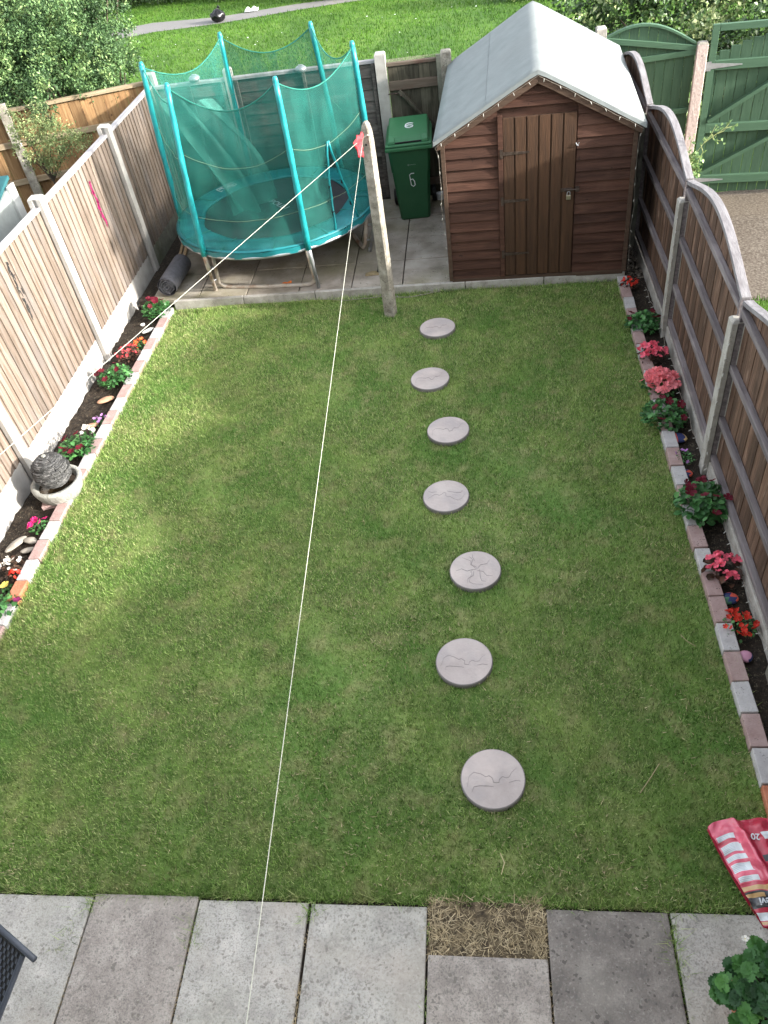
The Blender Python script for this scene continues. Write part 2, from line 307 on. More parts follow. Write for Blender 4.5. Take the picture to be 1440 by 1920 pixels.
m_binb = mat('bin_green', [(0.012, 0.075, 0.03, 1), (0.018, 0.093, 0.039, 1)], scale=4, rough=.45, bump=.08, tint=.05, spec=.45, big=[(2, .5, .7, (0.027, 0.105, 0.048, 1), .5)])
m_binl = mat('bin_lid_green', [(0.035, 0.15, 0.0625, 1), (0.045, 0.175, 0.075, 1)], scale=4, rough=.5, bump=.08, tint=.05, spec=.4)
m_black = plain('black_plastic', (.012, .012, .013), rough=.5)
m_white = plain('white_paint', (.72, .74, .75), rough=.6)
m_greyink = plain('faded_print', (.33, .42, .36), rough=.6)
m_teal = mat('teal_sleeve', [(0.0054, 0.162, 0.18, 1), (0.009, 0.225, 0.243, 1), (0.018, 0.297, 0.306, 1)], scale=6, rough=.4, tint=.06, spec=.5, bump=.5, bscale=18)
m_pad = mat('teal_padding', [(0.0076, 0.1425, 0.1615, 1), (0.01425, 0.1995, 0.2185, 1)], scale=5, rough=.4, tint=.08, spec=.5, bump=.5, bscale=12)
m_net = mat('teal_net', [(0.01003, 0.1182, 0.09571, 1), (0.02006, 0.1633, 0.1322, 1)], scale=6, rough=.8, tint=.08, bump=.3, bscale=25, trans=.35, alpha=.53, netfold=.13)
m_netslack = mat('slack_net', [(0.056, 0.234, 0.189, 1), (0.091, 0.306, 0.252, 1)], scale=6, rough=.8, tint=.08, bump=.4, bscale=12, trans=.3, alpha=.42, netfold=.2)
m_nethem = mat('net_hem', [(.03, .2, .16, 1), (.06, .28, .22, 1)], scale=8, rough=.8, tint=.08, trans=.3, alpha=.85)
m_cord = plain('pale_cord', (.17, .22, .14), rough=.8)
m_mat = mat('jumping_mat', [(.022, .024, .028, 1), (.035, .037, .042, 1)], scale=6, rough=.7, tint=.05, big=[(1.5, .5, .7, (.06, .062, .068, 1), .6)])
m_rope = plain('washing_line_plastic', (.45, .45, .38), rough=.5)
m_red = mat('red_cloth', [(.5, .03, .045, 1), (.7, .09, .1, 1)], scale=20, rough=.7, tint=.1, trans=.3)
m_wire = plain('pale_wire', (.28, .25, .21), rough=.5)
m_bulb = plain('clear_bulb', (.4, .39, .35), rough=.2)
m_stone = mat('pink_grey_stone', [(0.3672, 0.3185, 0.2992, 1), (0.4386, 0.3822, 0.361, 1), (0.4896, 0.4361, 0.4085, 1)], scale=4, bump=.35, bscale=35, tint=.05, big=[(5, .5, .68, (0.357, 0.3234, 0.3182, 1), .7), (3, .55, .7, (0.612, 0.5194, 0.475, 1), .5)])
m_crease = plain('stone_crease', (.31, .285, .278), rough=.9, tint=.2)
m_edge = plain('stone_rim', (.2, .185, .18), rough=.9)
def brickmat(n, c, sp): return mat(n, c, scale=12, bump=.5, bscale=70, tint=.14, spots=sp)
m_brw = brickmat('white_brick', [(0.374, 0.357, 0.357, 1), (0.493, 0.476, 0.4675, 1)], (70, .3, (0.068, 0.0595, 0.051, 1)))
m_brp = brickmat('dusky_pink_brick', [(0.285, 0.19, 0.1757, 1), (0.399, 0.2945, 0.2755, 1)], (60, .3, (0.095, 0.0665, 0.057, 1)))
m_bro = brickmat('orange_brick', [(.38, .13, .07, 1), (.5, .2, .12, 1)], (60, .25, (.5, .42, .38, 1)))
m_slate = mat('stacked_slate', [(.03, .03, .03, 1), (.07, .07, .07, 1), (.15, .145, .14, 1)], scale=25, bump=.8, bscale=60, tint=.5, rough=.6)
m_bowl = mat('bowl_cement', [(.2, .2, .18, 1), (.3, .3, .27, 1), (.38, .38, .35, 1)], scale=18, bump=.8, bscale=60, tint=.1)
m_water = mat('bowl_water', [(.03, .022, .012, 1), (.05, .035, .02, 1)], scale=4, rough=.05, bump=.1, tint=0, spec=.6)
m_terra = plain('terracotta', (.42, .17, .1), rough=.8, scale=12)
m_roll = mat('grey_roll', [(.09, .09, .1, 1), (.14, .14, .155, 1)], scale=25, rough=.9, tint=.05, bump=.4)
m_batten = wood('raw_batten', [(.28, .19, .1, 1), (.42, .31, .18, 1)], (1, 14, 14))
m_rattan = plain('rattan', (.055, .063, .08), rough=.45, tint=.25)
m_leaf = mat('shrub_leaf', [(0.06234, 0.117, 0.04553, 1), (0.111, 0.1954, 0.07631, 1)], scale=3, bump=0, rough=.5, trans=.3, tint=.3, tintramp=[(0.01989, 0.04859, 0.02148, 1), (0.06413, 0.1364, 0.05835, 1), (0.1472, 0.2539, 0.09362, 1), (0.2844, 0.3746, 0.1436, 1)])
m_leafpale = mat('silver_leaf', [(.12, .19, .07, 1), (.2, .26, .11, 1)], scale=3, bump=0, rough=.5, trans=.3, tint=.3, tintramp=[(.07, .1, .04, 1), (.2, .26, .1, 1), (.42, .42, .2, 1)])
m_hedge = mat('hedge_leaf', [(.03, .075, .02, 1), (.07, .14, .035, 1)], scale=2, bump=0, rough=.4, trans=.25, tint=.35, spec=.5, tintramp=[(.006, .016, .006, 1), (.03, .07, .02, 1), (.1, .17, .05, 1), (.38, .4, .2, 1)])
m_bark = wood('bark', [(.04, .03, .022, 1), (.1, .08, .06, 1)], (6, 6, 1))
m_twig = plain('dry_twig', (.09, .06, .048), rough=.9, tint=.3)
m_petleaf = mat('petunia_leaf', [(.03, .11, .03, 1), (.055, .17, .045, 1)], scale=10, bump=0, rough=.45, trans=.2, tint=.3, spec=.45, tintramp=[(.018, .06, .02, 1), (.05, .16, .045, 1), (.11, .27, .08, 1)])
m_bronze = mat('bronze_leaf', [(.05, .03, .02, 1), (.09, .05, .03, 1)], scale=10, bump=0, rough=.4, trans=.15, tint=.3, tintramp=[(.02, .018, .014, 1), (.07, .04, .028, 1), (.12, .06, .04, 1)])
m_straw = mat('straw', [(.36, .28, .16, 1), (.52, .43, .28, 1)], scale=8, bump=0, rough=.8, tint=.45, world=True)
def petal(n, c): return mat(n, [tuple(v * .75 for v in c[:3]) + (1,), c], scale=30, rough=.6, bump=0, tint=.25, trans=.25)
p_dark = petal('dark_red_petal', (.13, .006, .02, 1)); p_red = petal('red_petal', (.75, .05, .03, 1)); p_pink = petal('pink_petal', (.9, .16, .24, 1))
p_hot = petal('magenta_petal', (.75, .03, .22, 1)); p_coral = petal('coral_petal', (.95, .27, .3, 1)); p_white = petal('white_petal', (.8, .77, .7, 1))
p_lilac = petal('lilac_petal', (.6, .28, .7, 1)); p_orange = petal('orange_petal', (.85, .16, .05, 1)); p_yel = petal('yellow_petal', (.75, .65, .15, 1)); p_purple = petal('purple_petal', (.22, .015, .1, 1))
p_rose = petal('dusky_rose_petal', (.5, .07, .08, 1))
p_eye = petal('yellow_eye', (.7, .55, .1, 1))

# ------------------------------------------------------------------ setting: ground
ZG = -.33            # level of the park and the drive outside the garden
def sheet(name, x0, x1, y0, y1, z, m, nx=1, ny=1, fn=None):
    b = MB(); b.grid(lambda u, v: (x0 + (x1 - x0) * u, y0 + (y1 - y0) * v, z + (fn(x0 + (x1 - x0) * u, y0 + (y1 - y0) * v) if fn else 0)), nx, ny)
    return kind(b.build(name, m, smooth=True), 'structure')
sheet('park_ground', -250, 250, -60, 400, ZG - .004, m_park, 60, 60)
# the tarmac footpath crossing the park
fa, fb = [], []
for (px, py), (qx, qy) in (((120, 93), (120, 74)), ((244, 69), (240, 52)), ((289, 60), (286, 43)), ((411, 44), (409, 32)), ((555, 19), (553, 8)), ((644, 5), (642, -4)), ((860, -24), (858, -32))):
    fa.append(gp(px, py, ZG + .004)); fb.append(gp(qx, qy, ZG + .004))
fa.insert(0, (fa[0][0] - 9, fa[0][1] + 1.5, ZG + .004)); fb.insert(0, (fb[0][0] - 9, fb[0][1] + 1.5, ZG + .004))
b = MB(); n = len(fa); b.add(fa + fb, [(i, i + 1, n + i + 1, n + i) for i in range(n - 1)], .5)
kind(b.build('footpath', m_tarmac), 'structure')
def box_s(name, x0, x1, y0, y1, z0, z1, m):
    return kind(MB().box(x0, x1, y0, y1, z0, z1, .5).build(name, m), 'structure')
sheet('driveway', 1.82, 14, -6, 10.62, ZG + .02, m_gravel, 40, 60, lambda x, y: .012 * math.sin(x * 3.1 + y * 2.3) * math.sin(y * 4.1))
box_s('neighbour_ground', -12, -4.24, -3, 10.3, ZG - .1, -.01, m_soil)
BX0, BX1 = -3.64, 1.47      # outer lawn edges at the brick edgings
def bump_l(x, y): return .008 * math.sin(x * 2.1 + 1) * math.sin(y * 1.7) + .004 * math.sin(x * 7 + y * 5)
sheet('lawn', BX0 - .06, BX1 + .04, 1.487, 8.06, -.012, m_lawn, 60, 70, bump_l)
box_s('garden_subsoil', -4.2, 1.8, -1.2, 10.6, -.6, -.06, m_soil)
sheet('flower_bed_soil', -4.13, BX0 - .06, 1.2, 8.12, -.005, m_soil, 12, 130, lambda x, y: .014 * math.sin(x * 31 + y * 9) * math.sin(y * 23 + x * 7) + .008 * math.sin(y * 61 + x * 40))
sheet('flower_bed_soil', BX1 + .04, 1.76, 1.0, 8.1, -.005, m_soil, 10, 130, lambda x, y: .014 * math.sin(x * 33 + y * 8) * math.sin(y * 21 + x * 9) + .008 * math.sin(y * 57 + x * 44))
sheet('patch_of_grass', 2.6, 6.5, 5.5, 7.75, ZG + .045, m_park, 4, 4)

# ---- lawn grass blades (one mass)
def blades(name, pts, h, wd, m, lean=.6, tints=None, label=None, z=0.):
    n = len(pts); a = NR.uniform(0, 2 * math.pi, n); hh = h * NR.uniform(.5, 1.3, n); ww = wd * NR.uniform(.7, 1.3, n)
    la = NR.uniform(0, 2 * math.pi, n); ll = hh * NR.uniform(0, lean, n) * 1.4
    P = np.column_stack([pts, np.full(n, z)]) if pts.shape[1] == 2 else pts
    dx = np.column_stack([np.cos(a) * ww / 2, np.sin(a) * ww / 2, np.zeros(n)])
    tip = P + np.column_stack([np.cos(la) * ll, np.sin(la) * ll, hh])
    V = np.stack([P - dx, P + dx, tip], 1).reshape(-1, 3); Fc = np.arange(n * 3).reshape(-1, 3)
    o = npmesh(name, V, Fc, NR.uniform(0, 1, n) if tints is None else tints, m); kind(o, 'stuff', label); return o
N = 430000
P = np.column_stack([NR.uniform(BX0 + .0, BX1 - .01, N), 1.475 + (8.0 - 1.475) * NR.uniform(0, 1, N) ** 1.15])
stones = [((820, 612), 1), ((806, 708), 2), ((840, 804), 3), ((836, 928), 4), ((891, 1067), 5), ((870, 1238), 6), ((924, 1458), 7)]
SC = [gp(p[0], p[1], .035)[:2] for p, _ in stones]; SR = .187
keep = np.ones(N, bool)
for c in SC: keep &= ((P[:, 0] - c[0]) ** 2 + (P[:, 1] - c[1]) ** 2) > (SR - .006) ** 2
keep &= ~((P[:, 0] > -.41) & (P[:, 0] < .17) & (P[:, 1] < 1.475 + .03 * np.sin(P[:, 0] * 31) + .02 * np.sin(P[:, 0] * 67)))
P = P[keep]
thk = NR.uniform(size=len(P)) < .1
TH = P[thk][:40000]; TH = TH[(np.sin(TH[:, 0] * 5.1 + 1.3 * np.sin(TH[:, 1] * 3.3)) + np.sin(TH[:, 1] * 4.7 + TH[:, 0] * 2.1) + NR.normal(0, .8, len(TH))) > .1]
blades('lawn_grass', P, .028, .0050, m_blade, z=-.008, label='short green lawn grass with pale dry patches')
blades('lawn_thatch', TH, .014, .0034, m_straw, lean=1.7, z=.009, label='dead straw-coloured clippings lying in the lawn')
# longer uncut fringe along edgings, slabs and the kerb
E_ = []
for k in range(15000):
    r_ = NR.uniform()
    if r_ < .3: E_.append((BX0 + abs(NR.normal(0, .02)), NR.uniform(1.5, 8)))
    elif r_ < .6: E_.append((BX1 - abs(NR.normal(0, .02)), NR.uniform(1.8, 7.9)))
    elif r_ < .85: E_.append((NR.uniform(-3.6, 1.4), 1.478 + abs(NR.normal(0, .02))))
    else: E_.append((NR.uniform(-3.5, 1.4), 7.98 - abs(NR.normal(0, .03))))
E_ = np.array(E_); E_ = E_[~((E_[:, 0] > -.42) & (E_[:, 0] < .17) & (E_[:, 1] < 1.53))]
blades('grass_fringe', E_, .055, .004, m_blade, lean=.9, label='uncut fringe of grass along the lawn edges')
# park grass tufts near the fence
N = 150000; P = np.column_stack([NR.uniform(-14, 8, N), NR.uniform(10.9, 30, N)])
inpath = np.zeros(N, bool)
xa = np.array([p[0] for p in fa]); ya = np.array([p[1] for p in fa]); yb = np.array([p[1] for p in fb]); xb = np.array([p[0] for p in fb])
inpath = (P[:, 1] > np.interp(P[:, 0], xa, ya) - .05) & (P[:, 1] < np.interp(P[:, 0], xb, yb) + .05)
blades('park_grass_tufts', P[~inpath], .07, .02, m_parkblade, z=ZG - .01, label='bright mown park grass beyond the back fence')
P = np.column_stack([NR.uniform(-9, 3, 60), NR.uniform(13, 24, 60)]); q = NR.uniform(size=60)
Vd = []; 
for x, y in P: 
    s_ = .006 + .012 * NR.uniform(); Vd += [(x - s_, y - s_, ZG + .07), (x + s_, y - s_, ZG + .07), (x + s_, y + s_, ZG + .075), (x - s_, y + s_, ZG + .075)]
kind(npmesh('daisies', Vd, np.arange(len(Vd)).reshape(-1, 4), q, m_white), 'stuff', 'scattered white daisies in the park grass')
P = np.column_stack([NR.uniform(2.6, 6.5, 9000), NR.uniform(5.5, 7.8, 9000)])
blades('drive_grass', P, .06, .012, m_parkblade, z=ZG + .04, label='patch of bright grass beside the gravel drive')
# straw in the gap between slabs
P = []
for k in range(3600):
    x = NR.uniform(-.41, .18); y = 1.25 + .27 * NR.uniform(); dens = (abs((x + .12) / .29) ** 1.5) * .7 + .35 * (y < 1.38) + .15
    if NR.uniform() < dens * (.35 + .9 * (math.sin(x * 37 + y * 11) + math.sin(y * 53 + x * 19) > -.3)): P.append((x, y))
blades('dry_straw', np.array(P), .022, .0055, m_straw, lean=2.6, z=-.002, label='dead straw-coloured grass in the gap between two patio slabs')
# gravel strips: back left corner and beside the shed
def pebbles(name, x0, x1, y0, y1, z, n, r, label):
    b = MB()
    for _ in range(n):
        x, y = rng.uniform(x0, x1), rng.uniform(y0, y1); s_ = r * rng.uniform(.5, 1.3); a = rng.random() * 3
        vs = [(x + s_ * math.cos(a + k * 1.05) * (1 if k % 2 else .8), y + s_ * math.sin(a + k * 1.05), z) for k in range(6)] + [(x, y, z + s_ * .8)]
        b.add(vs, [(k, (k + 1) % 6, 6) for k in range(6)])
    return kind(b.build(name, m_gravel), 'stuff', label)
pebbles('gravel_strip', -4.12, -3.86, 8.2, 10.3, .0, 900, .018, 'loose pinkish gravel along the foot of the left fence')
pebbles('gravel_strip', 1.52, 1.75, 7.9, 9.2, .0, 500, .016, 'loose grey gravel between the shed and the right fence')

# ------------------------------------------------------------------ the house the view is taken from (its shadow covers the near lawn)
t = thing('house', 'pale rendered back wall of the terraced house behind the viewpoint', 'house', (4, -.3, ZG))
HE = 5.15
MB().box(-13, 14, -7, 0, 0, HE - .02, .5).build('wall', plain('cream_render', (.6, .58, .54), rough=.9, scale=4), t)
b = MB(); b.add([(-13.2, .22, HE), (14.2, .22, HE), (14.2, -3.5, HE + 1.9), (-13.2, -3.5, HE + 1.9), (14.2, -7.2, HE), (-13.2, -7.2, HE)], [(0, 1, 2, 3), (3, 2, 4, 5), (1, 4, 2), (0, 3, 5), (0, 5, 4, 1)], .5); b.build('roof', plain('roof_tile', (.12, .08, .07), rough=.9), t)
for x_ in (-9, -6.5, -2.6, 2, 5.5, 9): 
    fr_ = MB().box(x_ - .6, x_ + .6, .002, .04, 1.2, 2.4, .5).build('window', m_white, t); MB().box(x_ - .54, x_ + .54, .041, .05, 1.26, 2.34, .5).build('pane', m_black, fr_)

# ------------------------------------------------------------------ paving
# near patio: loose slabs side by side, their far edges along y = 1.47
SL = [(-3.49, -2.885, 1.465, m_slab_mid, 'mottled grey patio slab at the far left, partly under the rattan chair'),
      (-2.875, -2.272, 1.465, m_slab_pale, 'pale speckled patio slab at the left edge, beside the dark brownish one'),
      (-2.26, -1.665, 1.487, m_slab_mid, 'dusky brown-grey patio slab, second whole slab from the left, its edge set further into the lawn'),
      (-1.655, -1.05, 1.47, m_slab_pale, 'pale patio slab crossed by the washing line'),
      (-1.035, -.42, 1.465, m_slab_pale, 'pale buff patio slab just left of the straw-filled gap'),
      (-.41, .178, 1.238, m_slab_mid, 'set-back patio slab with dark blotches, below the straw-filled gap'),
      (.19, .785, 1.468, m_slab_dark, 'darkest charcoal-grey patio slab, right of the straw-filled gap'),
      (.797, 1.40, 1.472, m_slab_pale, 'smooth pale patio slab in the right corner beside the strawberry pot')]
for x0, x1, y1, m, lab in SL:
    if x1 < -2.95 + .07: continue
    b = MB(); xs = 8; b.box(x0, x1, y1 - .9, y1, -.04, .018 + rng.uniform(-.004, .004), .5)
    o = b.build('paving_slab', m, bevel=.006); tag(o, lab, 'paving slab', 'patio slabs at the near end of the lawn')
    o.rotation_euler = (0, 0, R(rng.uniform(-.15, .15)))
box_s('patio_base', -4.1, 1.7, -1.2, 1.488, -.3, -.004, m_soil)
# grass tufts growing in the joints
for (x, y) in ((-2.27, 1.43), (-1.04, 1.42), (-2.35, 1.25), (-1.66, 1.3), (.79, 1.35), (.8, 1.25)):
    k = 90; P = np.column_stack([NR.normal(x, .012 if y < 1.4 else .03, k), NR.normal(y, .06 if y < 1.4 else .02, k)])
    blades('joint_grass', P, .05, .004, m_blade, lean=1.8, z=.0, label='small tuft of grass in a joint between patio slabs')

for xj in (-2.266, -1.66, -1.043, -.415, .184, .791):
    k = 260; P = np.column_stack([NR.normal(xj, .005, k), NR.uniform(.6, 1.46, k)]); P = P[(np.sin(P[:, 1] * 23 + xj * 9) + np.sin(P[:, 1] * 9 + xj * 31)) > -.3]
    blades('joint_moss', P, .022, .007, m_blade if int(xj * 100) % 2 else m_straw, lean=1.2, z=.0, label='moss and dead grass in a joint between patio slabs')
box_s('bare_patch', -.415, .184, 1.235, 1.50, -.02, .001, mat('dry_litter', [(.03, .022, .014, 1), (.1, .075, .045, 1), (.26, .2, .12, 1)], scale=28, world=True, bump=1, bscale=120, tint=0))
# back patio under the trampoline, one sheet of slabs with joints
AK = -.030           # the back of the garden is a little askew
def back(x, y): return (x, y + AK * (x + 1))
b = MB(); xs = [-4.1, -3.62, -3.02, -2.42, -1.83, -1.47 + .22, -.68, -.09, .5, 1.1, 1.52]; ys = [8.07, 8.67, 9.27, 9.87, 10.5]
xs = [-4.12, -3.92, -3.33, -2.74, -2.11, -1.49, -.9, -.32, .3, .9, 1.5]
for i in range(len(xs) - 1):
    for j in range(len(ys) - 1):
        j0 = .006; 
        if xs[i] < -3.93 : continue
        p = [back(xs[i] + j0, ys[j] + j0), back(xs[i + 1] - j0, ys[j] + j0), back(xs[i + 1] - j0, ys[j + 1] - j0), back(xs[i] + j0, ys[j + 1] - j0)]
        z = .07 + rng.uniform(-.003, .003)
        b.prism(p, .0, z)
kind(b.build('back_patio', m_backslab, bevel=.004), 'structure')
box_s('back_patio_bed', -4.1, 1.6, 8.2, 10.5, -.05, .055, m_soil)
b = MB(); p0, p1 = back(-3.62, 8.02), back(1.52, 8.02)
nk = 6
for k in range(nk):
    u0, u1 = k / nk + .0008, (k + 1) / nk - .0008
    a_ = (p0[0] + (p1[0] - p0[0]) * u0, p0[1] + (p1[1] - p0[1]) * u0); c_ = (p0[0] + (p1[0] - p0[0]) * u1, p0[1] + (p1[1] - p0[1]) * u1)
    b.beam((a_[0], a_[1], .02), (c_[0], c_[1], .02), .05, .13, tint=rng.random())
kind(b.build('kerb', m_concw if False else m_conc, bevel=.006), 'structure')

# ------------------------------------------------------------------ brick edgings: every loose brick is its own object
def ordn(i):
    w_ = ['first', 'second', 'third', 'fourth', 'fifth', 'sixth', 'seventh', 'eighth', 'ninth', 'tenth', 'eleventh', 'twelfth', 'thirteenth', 'fourteenth', 'fifteenth', 'sixteenth', 'seventeenth', 'eighteenth', 'nineteenth', 'twentieth']
    if i <= 20: return w_[i - 1]
    return {2: 'twenty-', 3: 'thirty-'}[i // 10] + w_[i % 10 - 1] if i % 10 else 'thirtieth'
BM = {'w': (m_brw, 'white-washed'), 'p': (m_brp, 'dusky pink'), 'o': (m_bro, 'bright orange')}
bmesh_cache = {}
def brick(x, y, rot, k, label, group):
    b = bmesh_cache.get(k)
    if b is None:
        q = MB().box(-.05, .05, -.106, .106, -.06, .055, .5); b = bmesh_cache[k] = q.mesh('brick', BM[k][0])
    o = bpy.data.objects.new('edging_brick', b); COL.objects.link(o); o.location = (x, y, rng.uniform(-.004, .004)); o.rotation_euler = (R(rng.uniform(-.6, .6)), R(rng.uniform(-1.5, 1.5)), rot)
    m_ = o.modifiers.new('bevel', 'BEVEL'); m_.width = .005; m_.segments = 2
    tag(o, label, 'brick', group)
seqR = 'wowpwpwppwpwpwpwpwpwpwpwpwpwpwpw'
y = 1.80; i = 0
RX = lambda y: 1.445 + .006 * (y - 1.9)
while y < 7.85:
    k = seqR[i % len(seqR)] if i > 0 else 'p'
    brick(RX(y) + rng.uniform(-.004, .004), y, R(rng.uniform(-1.5, 1.5)) - .006, k, f'{BM[k][1]} brick, {ordn(i + 1)} from the compost bag along the right border', 'bricks edging the right flower border'); i += 1; y += .2215
seqL = 'wpwpwpwpwpwpwpwpwpwpwpwpwpwpw'
y = 3.02; i = 0
LX = lambda y: -3.70 + .010 * (y - 3.4)
while y < 8.05:
    k = seqL[i % len(seqL)]
    if k == 'p' and i in (3,): k = 'o'
    brick(LX(y) + rng.uniform(-.004, .004), y, R(rng.uniform(-1.5, 1.5)) - .01, k, f'{BM[k][1]} brick, {ordn(i + 1)} from the near end of the left border', 'bricks edging the left flower border'); i += 1; y += .2215

# ------------------------------------------------------------------ stepping stones
cre = [[(-.16, -.06), (-.14, .01), (-.11, .035), (-.07, .02), (-.04, .0), (-.02, .006), (.0, -.01), (.005, -.04), (.03, -.042), (.04, -.02), (.055, -.005), (.08, -.015), (.1, -.01), (.12, .02), (.145, .045)],
       [(-.13, -.09), (-.12, -.06), (-.09, -.055), (-.03, -.06), (.0, -.065)], [(.09, -.045), (.13, -.035), (.16, -.04)]]
slab_lab = ['bluish pale round stepping stone nearest the shed, beside the clothes post', 'second round stepping stone from the shed, the one set furthest left', 'third round stepping stone from the shed', 'middle round stepping stone of the seven', 'third round stepping stone from the patio, with star-like creases', 'second round stepping stone from the patio, with a wavy crease', 'largest-looking round stepping stone, nearest the patio slabs']
for i, (c, lab) in enumerate(zip(SC, slab_lab)):
    t = thing('stepping_stone', lab, 'stepping stone', (c[0], c[1], 0), R([20, 15, 12, 170, 100, -2, 4][i]), 'round stepping stones across the lawn')
    b = MB(); b.lathe([(SR - .002, -.02), (SR, .0), (SR, .02), (SR - .002, .0265), (SR - .006, .0288)], 64); kind_ = b.build('rim', m_edge, t, smooth=False)
    b = MB(); b.lathe([(SR - .0062, .0289), (SR * .75, .030), (SR * .4, .0297), (.0001, .030)], 64, jit=.0); b.build('top_face', m_stone, t, smooth=True)
    for L_ in (cre if i not in (0, 1, 2) else cre[:1]):
        q = [(x * .95 + rng.uniform(-.004, .004), y * .95 + (.01 if i != 4 else .03), .0305) for x, y in L_]
        MB().tube(q, [.0006 + .0013 * math.sin(math.pi * (k + .5) / len(q)) for k in range(len(q))], 5, .3).build('crease', m_crease, t)
    if i == 4:
        for a in (0, 1.3, 2.4, 3.9, 5.1):
            MB().tube([(.02 * math.cos(a), .02 * math.sin(a), .0305), (.06 * math.cos(a + .3), .06 * math.sin(a + .3), .0305), (.1 * math.cos(a), .1 * math.sin(a), .0305), (.14 * math.cos(a + .15), .14 * math.sin(a + .15), .0305)], [.0018, .0022, .0016, .0008], 5, .3).build('crease', m_crease, t)

# ------------------------------------------------------------------ fences
def h_post(name, lab, x, y, z0, z1, m, rot=0, group=None, w=.1, d=.11, lean=None):
    """slotted concrete post with a weathered top"""
    t = thing(name, lab, 'fence post', (x, y, 0), rot, group)
    b = MB(); a, c, s = w / 2, d / 2, .02
    out = [(-a, -c), (a, -c), (a, -s), (a - .022, -s), (a - .022, s), (a, s), (a, c), (-a, c), (-a, s), (-a + .022, s), (-a + .022, -s), (-a, -s)]
    b.prism(out, z0, z1 - .018, .5); b.build('shaft', m, t, bevel=.003)
    MB().hexa([(-a, -c, z1 - .018), (a, -c, z1 - .018), (a, c, z1 - .018), (-a, c, z1 - .018), (-a + .015, -c + .015, z1), (a - .015, -c + .015, z1), (a - .015, c - .015, z1), (-a + .015, c - .015, z1)], .6).build('post_top', m, t, bevel=.003)
    if lean: t.rotation_euler = (lean[0], lean[1], rot)
    return t

# left fence: feather-edge boards, concrete posts and gravel boards.  local x runs along +y
LFX = -4.16
PL = [3.15, 5.06, 7.07, 9.03, 10.86]
gl = 'concrete posts of the left fence'
pl_lab = ['', 'sunlit white concrete post beside the slate water feature', 'sunlit white concrete post between the black-marked and the magenta-marked fence panels', 'white concrete post beside the rolled grey matting, near the trampoline', 'concrete post at the back left corner, seen through the trampoline net']
for i, y in enumerate(PL):
    if i == 0: continue
    h_post('fence_post', pl_lab[i], LFX + .01, y, -.3, 1.80 if i < 4 else 1.84, m_concw, R(90), gl, w=.11, d=.13)
def feather_panel(lab, y0, y1, z0, z1, marks=None, slant=0):
    L = y1 - y0; t = thing('feather_edge_panel', lab, 'fence panel', (LFX, y0, 0), R(90), 'left fence panels of upright boards')
    b = MB(); n = int(L / .098); wd = L / n
    for k in range(n):
        x0, x1 = k * wd, (k + 1) * wd + .012; tt = rng.random(); zt = z1 - .02 - rng.uniform(0, .006)
        # local -y faces the garden (after turning 90 degrees)
        b.hexa([(x0, -.016 - .014, z0), (x1, -.016 + .002, z0), (x1, -.006, z0), (x0, -.016, z0), (x0, -.03, zt), (x1, -.014, zt), (x1, -.006, zt), (x0, -.016, zt)], tt)
    b.build('boards', m_wleft, t)
    MB().box(.0, L, -.04, .03, z1 - .018, z1 + .012, .5).build('capping_rail', m_wcap, t, bevel=.004)
    b = MB()
    for z in (z0 + .1, (z0 + z1) / 2, z1 - .1): b.box(.01, L - .01, .0, .035, z - .02, z + .02)
    b.build('back_rails', m_wleft, t)
    for mk in marks or []: mk(t)
    return t
def streak(px0, px1, col, w, n=46, jag=.012):
    def f(t):
        b = MB(); (y0, z0), (y1, z1) = px0, px1
        for k in range(n):
            if rng.random() < .2: continue
            u = (k + rng.random() * .8) / n; yy = y0 + (y1 - y0) * u - t.location.y + rng.gauss(0, jag); zz = z0 + (z1 - z0) * u
            w_ = w * rng.uniform(.1, 1.) * (1.1 - u * .6); h_ = rng.uniform(.004, .03); q = 7; ph = rng.random() * 6
            if k and k % 2 == 0: b.hexa([(yy - .002, -.0334, zz - .03), (yy + .003, -.0334, zz - .03), (yy + .003, -.029, zz - .03), (yy - .002, -.029, zz - .03), (yy - .002, -.0334, zz + .03), (yy + .003, -.0334, zz + .03), (yy + .003, -.029, zz + .03), (yy - .002, -.029, zz + .03)])
            out = [(yy + w_ * .5 * math.cos(a * 6.283 / q) * (1 + .3 * math.sin(a * 2.3 + ph)), zz + h_ * math.sin(a * 6.283 / q) * (1 + .3 * math.sin(a * 1.7 + ph))) for a in range(q)]
            b.prismy(out, -.0335, -.028)
        b.build('paint_mark', col, t)
    return f
def onleft(px, py):
    d = RM.T @ np.array([(px - 720) / F_PX, (py - 960) / F_PX, 1.]); t = (LFX + .03) / d[0]; return (d[1] * t, H + d[2] * t)
m_magenta = plain('magenta_paint', (.3, .01, .1), tint=.5); m_blk = plain('black_paint', (.03, .03, .03))
GT = .27
feather_panel('nearest weathered fence panel, running off the left edge beyond the water feature', PL[0] + .05, PL[1] - .05, GT, 1.70)
feather_panel('weathered fence panel with a broken line of black marks down a board', PL[1] + .05, PL[2] - .05, GT, 1.70, [streak(onleft(12, 492), onleft(62, 598), m_blk, .024)])
feather_panel('weathered fence panel with a magenta paint streak down a board', PL[2] + .05, PL[3] - .05, GT, 1.70, [streak(onleft(167, 342), onleft(201, 424), m_magenta, .045, 60)])
feather_panel('far fence panel half hidden behind the trampoline net', PL[3] + .05, PL[4] - .05, GT, 1.70)
gb_lab = ['nearest white concrete gravel board under the left fence', 'white concrete gravel board under the black-marked fence panel', 'white concrete gravel board under the magenta-marked fence panel', 'mossy concrete gravel board behind the rolled grey matting']
